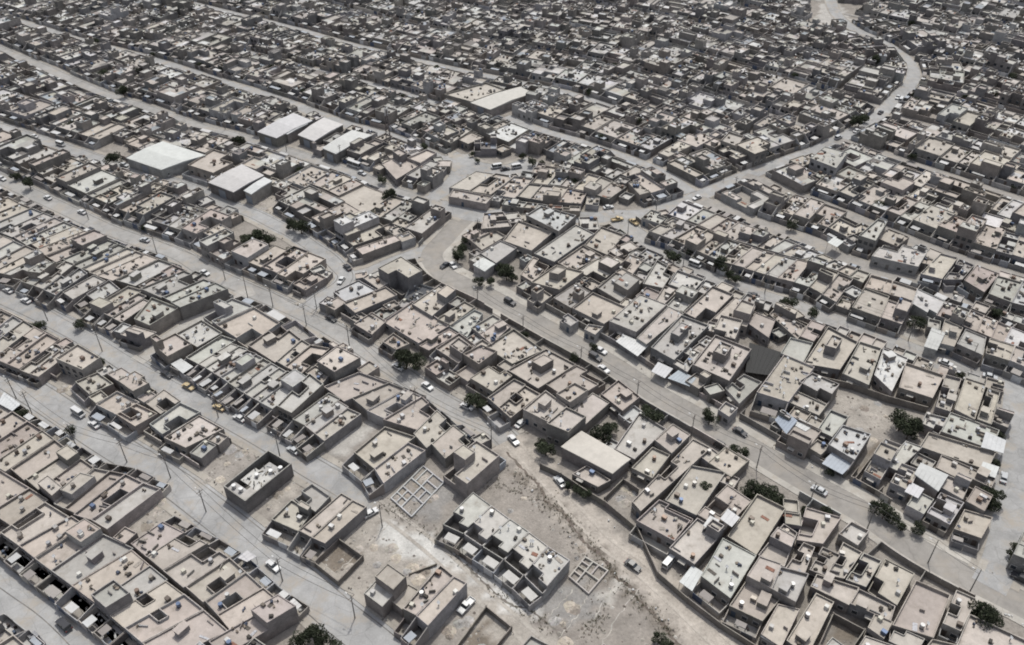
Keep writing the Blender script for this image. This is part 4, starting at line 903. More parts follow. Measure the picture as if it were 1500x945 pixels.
# ------------------------------------------------------------------ warehouses
wl = ['wide white sheet roofed warehouse above the warehouse street, largest roof', 'white gabled warehouse beside the walled sandy yard', 'narrow white shed roof attached to the gabled warehouse', 'leftmost white roofed shed above the bus street',
      'middle white roofed shed above the bus street', 'long white shed beside the stepped house above the bus street', 'long beige gabled school hall, front wing', 'flat tan roofed school wing behind the gabled hall', 'small white lean-to behind the sheds above the bus street']
for i, (nm, Q, h, kd) in enumerate(WQ):
    r = random.Random(i*7+3); P = Parts(); c = cen(Q)
    if kd == 't': house(Q, h, 'b', 0, r, P, 1, 'cream')
    else:
        house(Q, h, 'T' if kd == 'q' else 'W', 0, r, P, 1)
        b2 = P.get('shutter_door'); p = lerp(Q[0], Q[1], .5); ax = math.atan2(Q[1][1]-Q[0][1], Q[1][0]-Q[0][0])
        b2.box(p[0]+math.sin(ax)*.05, p[1]-math.cos(ax)*.05, 0, 4, .14, 3.6, ax, 'paint', (.2, .22, .25))
    e = empty('warehouse', (c[0], c[1], 0)); tag(e, wl[i], 'warehouse', 'white roofed halls of the town')
    for n_, mb, sub in P.d: mb.build(n_, e, (c[0], c[1], 0))
# ------------------------------------------------------------------ unfinished concrete shell
def shell():
    Q = ccw([at(327, 712, 5.2), at(359, 734, 5.2), at(427, 679, 5.2), at(393, 659, 5.2)]); c = cen(Q); org = (c[0], c[1], 0)
    e = empty('unfinished_house', org); tag(e, 'roofless grey concrete shell house with thick walls between two empty lots', 'building')
    I = inset(Q, [.3]*4); b_ = MB()
    for i in range(4):
        a, d = Q[i], Q[(i+1) % 4]; ia, ib = I[i], I[(i+1) % 4]
        b_.q([(*a, 0), (*d, 0), (*d, 5.2), (*a, 5.2)], 'wall', (.15, .14, .135)); b_.q([(*a, 5.2), (*d, 5.2), (*ib, 5.2), (*ia, 5.2)], 'wall', (.28, .27, .25)); b_.q([(*ib, 0), (*ia, 0), (*ia, 5.2), (*ib, 5.2)], 'wall', (.17, .16, .15))
    b_.build('wall', e, org)
    b_ = MB(); b_.q([(*p, .1) for p in I], 'conc', (.2, .19, .18)); b_.build('floor_slab', e, org)
    for (u0, u1, v0, v1, z, c_) in ((.12, 1, .28, .62, 4.2, (.46, .45, .43)), (.3, .97, .62, .86, 4.2, (.34, .33, .32)), (0, .62, .02, .2, 4.0, (.36, .35, .345)), (.62, 1, .02, .28, 4.2, (.38, .36, .34))):
        b_ = MB(); P = [bil(I, u0, v0), bil(I, u1, v0), bil(I, u1, v1), bil(I, u0, v1)]; b_.prism(P, z-.25, z, 'plaster', c_, bottom=True); b_.build('roof_slab', e, org)
    for (u, v) in ((.2, .1), (.5, .12), (.45, .5), (.7, .7), (.85, .85)):
        b_ = MB(); p = bil(I, u, v); b_.cyl(p[0], p[1], 4.21, .6, 1.0, 'steel', (.5, .5, .5)); b_.build('water_tank', e, org)
    b_ = MB()
    for k in range(26):
        p = bil(I, rnd.uniform(.15, .9), rnd.uniform(.3, .84)); b_.box(p[0], p[1], 4.21, rnd.uniform(.2, 1.6), .2, rnd.uniform(.15, .5), rnd.uniform(0, 3), 'junk', rnd.choice([(.06, .06, .06), (.2, .18, .15), (.5, .5, .5)]))
    o = b_.build('builders_clutter', e, org); o['kind'] = 'stuff'
shell()
# ------------------------------------------------------------------ stepped house with raised box room
def stepped():
    c = at(565, 860, 4); org = (c[0], c[1], 0); e = empty('house', org); tag(e, 'L shaped grey house with tall pale box room beside the pickup pair', 'house', 'flat roofed houses of the town')
    for nm, Pq, h, lo in (('front_wing', [(533, 869), (560, 889), (576, 872), (550, 850)], 5.0, 0), ('box_room', [(549, 844), (576, 864), (595, 844), (568, 825)], 7.6, 0), ('back_wing', [(574, 881), (589, 893), (614, 864), (598, 855)], 3.4, 0)):
        Q = ccw([at(*p, h) for p in Pq]); P = Parts(); r = random.Random(5); house(Q, h, 'br' if nm != 'front_wing' else 'bx', 0, r, P, 1, 'cream' if nm != 'front_wing' else 'grey')
        top = None
        for n_, mb, sub in P.d:
            if not mb.f: continue
            if top is None: top = mb.build(nm, e, org)
            else: mb.build(n_, top, org)
stepped()
# ------------------------------------------------------------------ foundations and plot walls
def grid_plan(Pq, us, vs, extra, h, label, c_):
    Q = ccw([at(*p) for p in Pq]); c = cen(Q); org = (c[0], c[1], 0)
    L = dist(Q[0], Q[1]); D = dist(Q[0], Q[3]); b_ = MB()
    def beam(u0, v0, u1, v1):
        a, d = bil(Q, u0, v0), bil(Q, u1, v1); ang = math.atan2(d[1]-a[1], d[0]-a[0])
        b_.box((a[0]+d[0])/2, (a[1]+d[1])/2, 0, dist(a, d)+.3, .34, h+rnd.uniform(-.03, .03), ang, 'plaster', vary(c_, rnd, .06))
    for u in us: beam(u, 0, u, 1)
    for v in vs: beam(0, v, 1, v)
    for x in extra: beam(*x)
    o = b_.build('foundation_walls', None, org); tag(o, label, 'foundation')
grid_plan([(573, 731), (603, 758), (650, 708), (620, 684)], (0, .5, 1), (0, .36, .62, 1), ((.25, 0, .25, .36), (0, .18, .5, .18), (.75, .36, .75, .62), (.5, .8, 1, .8), (.2, .62, .2, 1)), .55, 'pale grid of low foundation walls left of the villa terrace', (.42, .42, .42))
grid_plan([(834, 847), (862, 871), (890, 838), (857, 818)], (0, 1), (0, .55, 1), ((.35, .55, .35, 1), (.35, 0, .35, .55), (0, .3, .35, .3), (.6, .55, .6, 1), (0, .78, .35, .78)), .7, 'low foundation walls of one house plan right of the villa terrace', (.38, .355, .33))
def plotwall(Pq, h, label, cat='boundary wall', closed=True, th=.22, z=0, c_=(.16, .145, .13)):
    Pw = [at(*p, h) for p in Pq]; c = (sum(p[0] for p in Pw)/len(Pw), sum(p[1] for p in Pw)/len(Pw)); b_ = MB()
    n = len(Pw)
    for i in range(n if closed else n-1):
        a, d = Pw[i], Pw[(i+1) % n]; ang = math.atan2(d[1]-a[1], d[0]-a[0]); k = max(1, int(dist(a, d)/3.5))
        for j in range(k):
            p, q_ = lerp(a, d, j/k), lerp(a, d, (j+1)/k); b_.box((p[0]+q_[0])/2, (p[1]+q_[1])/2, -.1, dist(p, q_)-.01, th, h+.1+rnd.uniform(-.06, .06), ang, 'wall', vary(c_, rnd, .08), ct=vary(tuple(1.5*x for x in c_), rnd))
        b_.box(a[0], a[1], -.1, th+.16, th+.16, h+.25, ang, 'wall', c_)
    o = b_.build('boundary_wall', None, (c[0], c[1], 0)); o['kind'] = 'thing'; tag(o, label, cat, 'walls around plots and gardens')
plotwall([(460, 823), (495, 851), (531, 814), (496, 789)], 2.0, 'low block wall around the brown plot below the small terrace')
plotwall([(640, 985), (712, 888), (749, 918), (690, 990)], 1.8, 'block wall around the weedy plot at the lower edge')
plotwall([(792, 679), (822, 693), (856, 716), (886, 734), (934, 773)], 2.3, 'long dark wall along the dirt track with trees behind', closed=False)
plotwall([(934, 773), (964, 838), (1008, 876), (1055, 912), (1112, 948)], 2.2, 'lower garden wall along the dirt track past the minibus yard', closed=False)
plotwall([(886, 728), (913, 701), (936, 716)], 2.2, 'bent wall around the rubble plot above the dirt track', closed=False)
plotwall([(1253, 700), (1296, 643)], 2.2, 'wall beside the dark alley lot above the central road', closed=False)
plotwall([(1200, 945), (1221, 898), (1267, 922), (1248, 950)], 2.6, 'tall wall around the brown yard at the lower right')
plotwall([(1198, 550), (1250, 562), (1300, 580), (1360, 596)], 2.6, 'dark wall along the upper side of the sandy lot', closed=False)
plotwall([(396, 440), (430, 452), (452, 470), (440, 487)], 2.4, 'curved wall at the corner of the third street', closed=False) if False else None
plotwall([(1290, 818), (1345, 846), (1398, 868)], 1.8, 'garden wall on the lower side of the central road', closed=False) if False else None
plotwall([(330, 712), (300, 742)], .3, 'x') if False else None
plotwall([(600, 840), (640, 825)], .9, 'short pale parapet behind the brown plot', closed=False)
# ------------------------------------------------------------------ roads, pavements
zlev = .02
def strip(P, a, b_, z, mb, mat, c, skip=None):
    A = offset_line(P, a); B = offset_line(P, b_)
    for i in range(len(P)-1):
        if skip and skip((P[i][0]+P[i+1][0])/2, (P[i][1]+P[i+1][1])/2, (a+b_)/2, i): continue
        mb.q([(*B[i], z), (*B[i+1], z), (*A[i+1], z), (*A[i], z)], mat, c)
def inroad(x, y, but):
    i, j = int(y-Y0), int(x-X0)
    if not (0 <= i < OC.shape[0] and 0 <= j < OC.shape[1]): return False
    return any(RDIST[q_[0]][i, j] < q_[2]+.3 for q_ in ROADS if q_[0] != but)
RNAME = {'CR': 'asphalt_road', 'R3d': 'dirt_track'}
for k, r in enumerate(ROADS):
    z = .02+.005*k
    P = []
    for a, b_ in zip(r[1], r[1][1:]):
        n = max(1, int(dist(a, b_)//3)); P += [lerp(a, b_, i/n) for i in range(n)]
    P.append(r[1][-1])
    far_ = r[0][0] in 'ZY'
    mb = MB()
    if r[3] == 'd':
        n = len(P)
        for s_ in (-1, 1):
            A = offset_line(P, s_*1.9+.5); 
            strip(P, s_*1.9+.75, s_*1.9-.25, .03+.005*k, mb, 'ground', (.365, .332, .296) if r[0] == 'R3d' else (.345, .32, .29))
        o = mb.build('wheel_tracks'); tag(o, kind='structure'); continue
    c = {'c': (.305, .303, .302), 'a': (.25, .236, .22)}[r[3]]
    if r[0] in ('R3', 'R5', 'R8', 'RL'): c = (.295, .288, .28)
    if r[0] in ('R9', 'R10', 'R11') or far_: c = (.27, .255, .24)
    if r[0] == 'RL': c = (.36, .345, .325)
    nn = r[2]
    strip(P, nn, -nn, z, mb, 'asph' if r[3] == 'a' else 'conc', c)
    o = mb.build('asphalt_road' if r[3] == 'a' else 'concrete_street'); tag(o, kind='structure')
    if far_: continue
    if r[3] == 'c' and r[0] in ('R0', 'R1', 'R2', 'R3', 'R4', 'R5'):
        g = MB()
        for off in ((-nn+1.1, -nn+.85), (nn-.85, nn-1.1)) if r[0] != 'R0' else ((.2, -.05), (nn-.8, nn-1.05)):
            strip(P, off[1] if off[0] > off[1] else off[0], min(off), z+.006, g, 'asph', (.13, .125, .12)) if False else strip(P, max(off), min(off), z+.006, g, 'asph', (.12, .115, .11))
        o = g.build('gutter'); tag(o, kind='structure')
    g = MB()
    for s_ in (-1, 1):
        wd = 2.0
        if r[0] == 'CR': wd = 3.8 if s_ > 0 else 2.2
        if r[0] in ('RL', 'R9', 'R10', 'R11', 'R7'): wd = .8
        sk = lambda x, y, o_, i: inroad(*offset_line(P[max(0, i-1):i+3], s_*(nn+wd*.6))[min(1, i)], r[0])
        a_, b2 = (nn+wd, nn+.02) if s_ > 0 else (-nn-.02, -nn-wd)
        pc = (.38, .36, .33) if r[0] == 'CR' else (.315, .292, .262)
        strip(P, a_, b2, .14+.0005*k, g, 'conc', pc, sk)
        A = offset_line(P, nn+.02 if s_ > 0 else -nn-.02)
        for i in range(len(P)-1):
            if sk(0, 0, 0, i): continue
            g.q([(*A[i], 0), (*A[i+1], 0), (*A[i+1], .14), (*A[i], .14)], 'conc', (.42, .41, .39))
    if g.f: o = g.build('pavement'); tag(o, kind='structure')
# ------------------------------------------------------------------ ground sheet
step = 2.0
xs = np.concatenate(([-6000, -2500, -1200, -700], np.arange(X0, X1+.1, step), [700, 1200, 2500, 6000]))
ys = np.concatenate(([-3000, -800, -100, 20], np.arange(Y0, Y1+.1, step), [800, 1200, 3000, 9000]))
KC = {'sand': (.305, .28, .252), 'rubble': (.265, .243, .222), 'dirt': (.25, .227, .205), 'conc': (.35, .335, .315), 'brown': (.17, .145, .12), 'dark': (.10, .085, .07), 'grey': (.235, .225, .215)}  # the dark lot has the courtyard's deep shade painted into its ground colour
G = np.zeros((len(ys), len(xs), 3), dtype=np.float32); G[:] = (.235, .215, .195)
gxx, gyy = np.meshgrid(xs, ys)
rng = np.random.RandomState(3)
jx = gxx+rng.uniform(-1.5, 1.5, gxx.shape); jy = gyy+rng.uniform(-1.5, 1.5, gxx.shape)
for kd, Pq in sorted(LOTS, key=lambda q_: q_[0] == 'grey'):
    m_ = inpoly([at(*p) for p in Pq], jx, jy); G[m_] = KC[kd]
def seg_d(P, sx, sy):
    D = np.full(sx.shape, 1e6)
    for a, b_ in zip(P, P[1:]):
        dx, dy = b_[0]-a[0], b_[1]-a[1]; L = dx*dx+dy*dy+1e-9; t = np.clip(((sx-a[0])*dx+(sy-a[1])*dy)/L, 0, 1)
        D = np.minimum(D, np.hypot(sx-a[0]-t*dx, sy-a[1]-t*dy))
    return D
G[seg_d(rd['R2d'][1][::2], jx, jy) < 5.5] = (.315, .29, .262)
G[seg_d(rd['R3d'][1][::2], jx, jy) < 5.2] = (.345, .312, .278)
G[seg_d([at(*p) for p in [(752, 690), (800, 730), (848, 775), (880, 815), (905, 850), (940, 885), (985, 930)]], jx, jy) < 1.2] = (.17, .15, .13)
G[seg_d([at(*p) for p in [(560, 735), (600, 762), (650, 795), (700, 842), (760, 888), (810, 920), (850, 950)]], jx, jy) < 1.0] = (.2, .18, .165)
G[seg_d([at(*p) for p in [(870, 890), (910, 850)]], jx, jy) < .8] = (.40, .38, .35)
G[seg_d([at(*p) for p in [(575, 780), (610, 800), (640, 815)]], jx, jy) < 3.5] = (.46, .45, .43)
G[seg_d([at(*p) for p in [(655, 805), (700, 842), (745, 875), (780, 893)]], jx, jy) < 2.6] = (.44, .43, .415)
gc = (G[:-1, :-1]+G[1:, :-1]+G[:-1, 1:]+G[1:, 1:])/4
ny_, nx_ = gxx.shape
V = np.stack([gxx, gyy, np.zeros_like(gxx)], -1).reshape(-1, 3)
ii = np.arange(ny_*nx_).reshape(ny_, nx_)
Fc = np.stack([ii[:-1, :-1], ii[:-1, 1:], ii[1:, 1:], ii[1:, :-1]], -1).reshape(-1, 4)
me = bpy.data.meshes.new('ground'); me.from_pydata(V.tolist(), [], Fc.tolist()); me.materials.append(M['ground'])
ca = me.attributes.new('Col', 'FLOAT_COLOR', 'POINT')
ca.data.foreach_set('color', np.concatenate([G.reshape(-1, 3), np.ones((ny_*nx_, 1), dtype=np.float32)], 1).ravel())
o = bpy.data.objects.new('ground', me); col.objects.link(o); tag(o, kind='structure')
# eroded channels and plot edges scratched into the open ground
def channel(Pq, w_, c_, z, name):
    P = smooth([at(*p) for p in Pq], 8); b_ = MB(); L = []; R_ = []
    for i, p in enumerate(P):
        a = P[max(i-1, 0)]; b2 = P[min(i+1, len(P)-1)]; t = Vector((b2[0]-a[0], b2[1]-a[1])).normalized(); j = rnd.uniform(-.35, .35); k = w_*rnd.uniform(.3, 1.1)
        L.append((p[0]-t.y*(k+j), p[1]+t.x*(k+j))); R_.append((p[0]+t.y*(k-j), p[1]-t.x*(k-j)))
    for i in range(len(P)-1): b_.q([(*R_[i], z), (*R_[i+1], z), (*L[i+1], z), (*L[i], z)], 'ground', vary(c_, rnd, .15))
    tag(b_.build(name), kind='structure')
channel([(742, 662), (768, 690), (790, 712), (800, 735), (826, 752), (842, 775), (862, 800), (884, 818), (900, 842), (925, 862), (940, 885), (962, 905), (985, 935), (1010, 960)], .55, (.13, .11, .095), .012, 'drainage_ditch')
channel([(545, 728), (572, 745), (600, 764), (625, 785), (650, 800), (676, 824), (700, 844), (722, 866), (750, 885), (775, 893), (800, 912), (830, 940)], .4, (.16, .145, .13), .014, 'drainage_ditch')
for Pq in ([(862, 872), (846, 900), (820, 935)], [(905, 852), (880, 890), (860, 925)], [(935, 862), (905, 905), (880, 945)], [(574, 765), (545, 790), (500, 832)], [(612, 818), (590, 840)], [(840, 862), (820, 886), (800, 905)]):
    channel(Pq, .16, (.36, .34, .31), .016, 'plot_edge')
# stones and tufts on the open lots
st = MB(); wd_ = MB()
for kd, Pq in LOTS:
    if kd in ('conc', 'dark', 'grey'): continue
    Pw = [at(*p) for p in Pq]; xa, xb = min(p[0] for p in Pw), max(p[0] for p in Pw); ya, yb = min(p[1] for p in Pw), max(p[1] for p in Pw)
    A = (xb-xa)*(yb-ya)
    for k in range(int(min(900, A*(.5 if kd == 'rubble' else .22)))):
        x, y = rnd.uniform(xa, xb), rnd.uniform(ya, yb)
        if not inpoly(Pw, np.array([x]), np.array([y]))[0] or (0 < y-Y0 < OC.shape[0] and OC[int(y-Y0), int(x-X0)] & 13): continue
        s_ = rnd.choice([.12, .18, .25, .4, .6]); c = rnd.choice([(.3, .28, .25), (.22, .2, .18), (.4, .38, .35), (.15, .13, .115)])
        k_ = rnd.randint(4, 6); P = [(x+s_*rnd.uniform(.6, 1)*math.cos(6.283*i/k_), y+s_*rnd.uniform(.6, 1)*math.sin(6.283*i/k_)) for i in range(k_)]
        zt = s_*rnd.uniform(.3, .7)
        for i in range(k_): st.q([(*P[i], 0), (*P[(i+1) % k_], 0), (x+s_*.1, y, zt)], 'ground', c)
for Pq, n in (([(752, 690), (800, 730), (848, 775), (880, 815), (905, 850), (940, 885), (985, 930)], 450), ([(560, 735), (600, 762), (650, 795), (700, 842), (760, 888), (810, 920)], 300), ([(690, 705), (760, 720), (830, 760), (880, 900), (860, 930)], 300)):
    Pw = [at(*p) for p in Pq]
    for k in range(n):
        i = rnd.randint(0, len(Pw)-2); p = lerp(Pw[i], Pw[i+1], rnd.random()); x, y = p[0]+rnd.gauss(0, 1.3), p[1]+rnd.gauss(0, 1.3); s_ = rnd.uniform(.12, .4)
        for q_ in range(3):
            a = rnd.uniform(0, 6.28); wd_.q([(x, y, 0), (x+s_*math.cos(a), y+s_*math.sin(a), s_*.9), (x+s_*math.cos(a+.7), y+s_*math.sin(a+.7), s_*.7)], 'leaf', rnd.choice([(.10, .085, .06), (.07, .075, .045), (.14, .12, .085)]))
for kd, Pq in LOTS:
    if kd not in ('rubble', 'dirt', 'sand'): continue
    Pw = [at(*p) for p in Pq]
    for k in range(7):
        for _ in range(20):
            x, y = rnd.uniform(min(p[0] for p in Pw), max(p[0] for p in Pw)), rnd.uniform(min(p[1] for p in Pw), max(p[1] for p in Pw))
            if inpoly(Pw, np.array([x]), np.array([y]))[0] and not OC[min(OC.shape[0]-1, max(0, int(y-Y0))), int(x-X0)] & 13: break
        else: continue
        R0_, hz = rnd.uniform(.7, 2.0), rnd.uniform(.2, .7); c = rnd.choice([(.34, .31, .28), (.25, .22, .19), (.30, .29, .28), (.38, .34, .29)])
        ring = [[(x+R0_*q_*rnd.uniform(.8, 1.2)*math.cos(6.283*i/9), y+R0_*q_*rnd.uniform(.8, 1.2)*math.sin(6.283*i/9), hz*(1-q_)*rnd.uniform(.8, 1.3)) for i in range(9)] for q_ in (1, .6, .25)]
        for a, b_ in zip(ring, ring[1:]):
            for i in range(9): st.q([a[i], a[(i+1) % 9], b_[(i+1) % 9], b_[i]], 'ground', vary(c, rnd, .15))
        st.q(ring[-1], 'ground', c)
for k in range(500):        # litter and stones along the street edges
    r_ = rnd.choice([q_ for q_ in ROADS if q_[0] in ('R1', 'R2', 'R3', 'CR', 'R3d', 'R8', 'R0', 'R4')]); P = r_[1]; i = rnd.randint(0, len(P)-2); p = lerp(P[i], P[i+1], rnd.random())
    t = Vector((P[i+1][0]-P[i][0], P[i+1][1]-P[i][1])).normalized(); o_ = rnd.choice([-1, 1])*rnd.uniform(r_[2]+.1, r_[2]+1.9)
    x, y = p[0]-t.y*o_, p[1]+t.x*o_
    st.box(x, y, .12, rnd.uniform(.15, .7), rnd.uniform(.15, .5), rnd.uniform(.08, .4), rnd.uniform(0, 3), 'junk', rnd.choice([(.3, .28, .25), (.12, .11, .1), (.45, .45, .45), (.2, .18, .15)]))
tag(st.build('rubble'), 'stones and broken blocks strewn over the open lots', kind='stuff'); tag(wd_.build('weeds'), 'dry weeds along the ditch beside the dirt track', kind='stuff')
# ------------------------------------------------------------------ walls along the streets, with gates
wn = {}
for rn, lift in (('CR', {1: 4.0, -1: 2.4}), ('R8', {1: 2.2, -1: 2.2}), ('R3', {1: 2.2, -1: 2.2}), ('R1', {1: 2.2, -1: 2.2}), ('R2', {1: 2.2, -1: 2.2}), ('R4', {1: 2.2, -1: 2.2})):
    for sd in (1, -1):
        Lw = offset_line(rd[rn][1], sd*(rd[rn][2]+lift[sd])); fr = frames(Lw, 4.0); mb = None; cnt = 0
        for (a, t), (b_, t2) in zip(fr, fr[1:]):
            nn_ = (-t[1]*sd, t[0]*sd)
            c0 = ((a[0]+b_[0])/2, (a[1]+b_[1])/2)
            def oc(d_):
                i, j = int(c0[1]+nn_[1]*d_-Y0), int(c0[0]+nn_[0]*d_-X0)
                return OC[i, j] if 0 <= i < OC.shape[0] and 0 <= j < OC.shape[1] else 2
            free = not (oc(0) & 15) and not (oc(1) & 15) and any(oc(d_) & 12 for d_ in (2, 3, 4, 5, 6, 7, 8)) and not inroad(c0[0], c0[1], 'none') and inview(*c0)
            if free:
                if mb is None: mb = MB(); org = (c0[0], c0[1], 0); wc = vary(rnd.choice(WALLC), rnd, .15); hh = rnd.uniform(1.9, 2.7)
                ang = math.atan2(b_[1]-a[1], b_[0]-a[0])
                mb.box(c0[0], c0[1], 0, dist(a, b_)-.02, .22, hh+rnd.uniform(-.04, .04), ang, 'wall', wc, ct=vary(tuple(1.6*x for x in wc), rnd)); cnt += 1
                if rnd.random() < .3: mb.box(c0[0]-nn_[0]*.12, c0[1]-nn_[1]*.12, .1, 2.4, .08, hh-.3, ang, 'paint', rnd.choice([(.07, .06, .055), (.2, .2, .2), (.07, .09, .14), (.35, .34, .32)]))
                # cross wall back to the house
                if rnd.random() < .45:
                    dd = next((d_ for d_ in (2, 3, 4, 5, 6, 7, 8) if oc(d_) & 12), 4); mb.box(a[0]+nn_[0]*dd/2, a[1]+nn_[1]*dd/2, 0, .2, dd, hh-.1, ang, 'wall', wc)
            if mb is not None and (not free or cnt >= 5):
                o = mb.build('boundary_wall', None, org); k = (rn, sd); wn[k] = wn.get(k, 0)+1
                o['kind'] = 'thing'; tag(o, 'low garden wall on the %s side of the %s, %s from left' % ('upper' if sd > 0 else 'lower', SDESC[rn], ordinal(wn[k]) if rn != 'R4' else ordinal(wn[k])), 'garden wall', 'walls around plots and gardens'); mb = None; cnt = 0
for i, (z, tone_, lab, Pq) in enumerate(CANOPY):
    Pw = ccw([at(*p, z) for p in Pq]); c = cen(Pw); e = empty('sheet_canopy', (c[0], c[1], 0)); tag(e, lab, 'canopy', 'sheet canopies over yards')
    b_ = MB(); cc_ = vary({'k': (.012, .012, .012), 'w': (.47, .47, .47), 'g': (.33, .36, .40), 'b': (.26, .29, .34)}[tone_], rnd, .05); b_.prism(Pw, z-.1, z, 'sheet', cc_, bottom=True)  # the near-black one is an added sheet, standing in for courtyard shadow
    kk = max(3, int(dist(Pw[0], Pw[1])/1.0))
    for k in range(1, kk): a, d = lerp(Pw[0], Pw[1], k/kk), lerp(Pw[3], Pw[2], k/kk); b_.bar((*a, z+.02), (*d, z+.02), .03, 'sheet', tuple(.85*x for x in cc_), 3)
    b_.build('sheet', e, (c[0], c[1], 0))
    for p in inset(Pw, [.15]*4): b_ = MB(); b_.cyl(p[0], p[1], 0, .06, z-.1, 'steel', (.2, .2, .2), 5); b_.build('post', e, (c[0], c[1], 0))
# ------------------------------------------------------------------ cars
PAINT = {'white': (.50, .50, .50), 'black': (.03, .03, .035), 'taxi': (.42, .33, .19), 'silver': (.38, .39, .40), 'grey': (.2, .2, .21)}
def loft(mb, prof, w0, w1, mat, c):
    """side profile (x,z) list ccw, extruded across; w0 width at low z, w1 at high z"""
    zs = [p[1] for p in prof]; z0, z1 = min(zs), max(zs)
    f = lambda z: (w0+(w1-w0)*(z-z0)/(z1-z0+1e-6))/2
    n = len(prof)
    L = [(x, f(z), z) for x, z in prof]; R_ = [(x, -f(z), z) for x, z in prof]
    for i in range(n): mb.q([L[i], R_[i], R_[(i+1) % n], L[(i+1) % n]][::-1], mat, c)
    mb.q(L[::-1] if False else L, mat, c); mb.q(R_[::-1], mat, c)
def make_car(kind, paint):
    c = PAINT[paint]; P = {}
    T = {'sedan': (4.5, 1.75, .78, 1.42), 'suv': (4.8, 1.9, .98, 1.82), 'pickup': (5.1, 1.85, .92, 1.75), 'van': (4.9, 1.85, .95, 2.05), 'bus': (7.2, 2.2, 1.1, 2.7)}[kind]
    Lh, W, zb, zt = T[0]/2, T[1], T[2], T[3]
    if kind == 'pickup': z1 = zb; prof = [(-Lh, .35), (Lh, .35), (Lh+.02, zb-.12), (Lh-.25, zb), (Lh-1.3, zb+.08), (-.4, zb+.05), (-.45, zb-.30), (-Lh+.12, zb-.30), (-Lh, zb-.05)]
    elif kind in ('van', 'bus'): prof = [(-Lh, .35), (Lh, .35), (Lh+.03, zb-.2), (Lh-.1, zb+.02), (-Lh+.03, zb+.02), (-Lh-.02, zb-.2)]
    else: prof = [(-Lh, .32), (Lh, .32), (Lh+.04, zb-.22), (Lh-.15, zb-.06), (Lh-1.25, zb+.06), (-Lh+.8, zb+.06), (-Lh+.1, zb-.02), (-Lh-.03, zb-.25)]
    b_ = MB(); loft(b_, prof, W*.97, W, 'car', c)
    if kind == 'pickup':
        for s_ in (-1, 1): b_.box(-Lh/2-.15, s_*(W/2-.06), zb-.3, Lh-.35, .09, .38, 0, 'car', c)
        b_.box(-Lh+.06, 0, zb-.3, .09, W, .38, 0, 'car', c)
    P['body'] = b_
    cab = {'sedan': [(-1.55, zb), (1.05, zb), (.35, zt-.06), (.2, zt-.04), (-.95, zt-.04), (-1.05, zt-.06)], 'suv': [(-2.2, zb), (1.05, zb), (.45, zt-.06), (-2.0, zt-.06)], 'pickup': [(-.4, zb), (1.25, zb), (.65, zt-.06), (-.3, zt-.06)],
           'van': [(-2.4, zb), (2.1, zb), (1.55, zt-.08), (-2.35, zt-.08)], 'bus': [(-3.55, zb), (3.5, zb), (3.3, zt-.1), (-3.5, zt-.1)]}[kind]
    g = MB(); loft(g, cab, W*.93, W*.78, 'glass', (.03, .035, .04)); P['windows'] = g
    x0, x1 = min(p[0] for p in cab if p[1] > zb+.1), max(p[0] for p in cab if p[1] > zb+.1)
    rf = MB(); rf.box((x0+x1)/2, 0, zt-.075, x1-x0+.1, W*.80, .09, 0, 'car', c, bottom=True)
    for s_ in (-1, 1):
        for x in (cab[0][0]+.1, (x0+x1)/2): rf.box((x+((x0+x1)/2 if x != cab[0][0]+.1 else x0))/2, s_*W*.445, zb, .12, .06, zt-zb-.05, 0, 'car', c)
    P['roof'] = rf; W2 = []
    for x in (-Lh*.62, Lh*.62):
        for s_ in (-1, 1):
            t = MB(); k = 12; r_ = .33 if kind != 'bus' else .42; yy = s_*(W/2-.09)
            A = [(math.cos(6.2832*i/k)*r_, math.sin(6.2832*i/k)*r_) for i in range(k)]
            for i in range(k):
                a, d = A[i], A[(i+1) % k]; t.q([(x+a[0], yy-.11, r_+a[1]), (x+d[0], yy-.11, r_+d[1]), (x+d[0], yy+.11, r_+d[1]), (x+a[0], yy+.11, r_+a[1])], 'rubber', (.02, .02, .02))
            for s2 in (-1, 1): t.q([(x+a[0], yy+s2*.11, r_+a[1]) for a in A], 'rubber', (.02, .02, .02)); t.q([(x+a[0]*.6, yy+s2*.115, r_+a[1]*.6) for a in A], 'steel', (.4, .4, .4))
            W2.append(t)
    P['wheel'] = W2; P['headlight'] = []; P['tail_light'] = []
    for s_ in (-1, 1):
        a = MB(); a.box(Lh+.0, s_*W*.36, zb-.3, .12, .34, .14, 0, 'paint', (.7, .7, .68)); P['headlight'].append(a)
        a = MB(); a.box(-Lh+.0, s_*W*.38, zb-.28, .12, .26, .16, 0, 'paint', (.25, .02, .02)); P['tail_light'].append(a)
    if kind == 'sedan' and paint == 'taxi': a = MB(); a.box(-.3, 0, zt+.012, .22, .5, .14, 0, 'paint', (.5, .47, .35)); P['roof_sign'] = a
    return P
CM = {}
def car_obj(kind, paint, x, y, a, label, group='vehicles on the town streets'):
    if (kind, paint) not in CM:
        P = make_car(kind, paint); L = []
        for nm, mb in P.items():
            for q_ in (mb if isinstance(mb, list) else [mb]): L.append((nm, q_.mesh(nm)))
        CM[(kind, paint)] = L
    nm = {'sedan': 'parked_car', 'suv': 'parked_suv', 'pickup': 'pickup_truck', 'van': 'van', 'bus': 'minibus'}[kind]
    e = empty(nm, (x, y, .16), a); tag(e, label, {'sedan': 'car', 'suv': 'car', 'pickup': 'pickup', 'van': 'van', 'bus': 'minibus'}[kind], group)
    for n_, me_ in CM[(kind, paint)]:
        o = bpy.data.objects.new(n_, me_); col.objects.link(o); o.parent = e
PW = {'white': 'white', 'black': 'dark', 'taxi': 'yellow', 'silver': 'silver', 'grey': 'grey'}; KW = {'sedan': 'saloon car', 'suv': 'tall estate car', 'pickup': 'pickup truck', 'van': 'van', 'bus': 'minibus'}
seen = {}
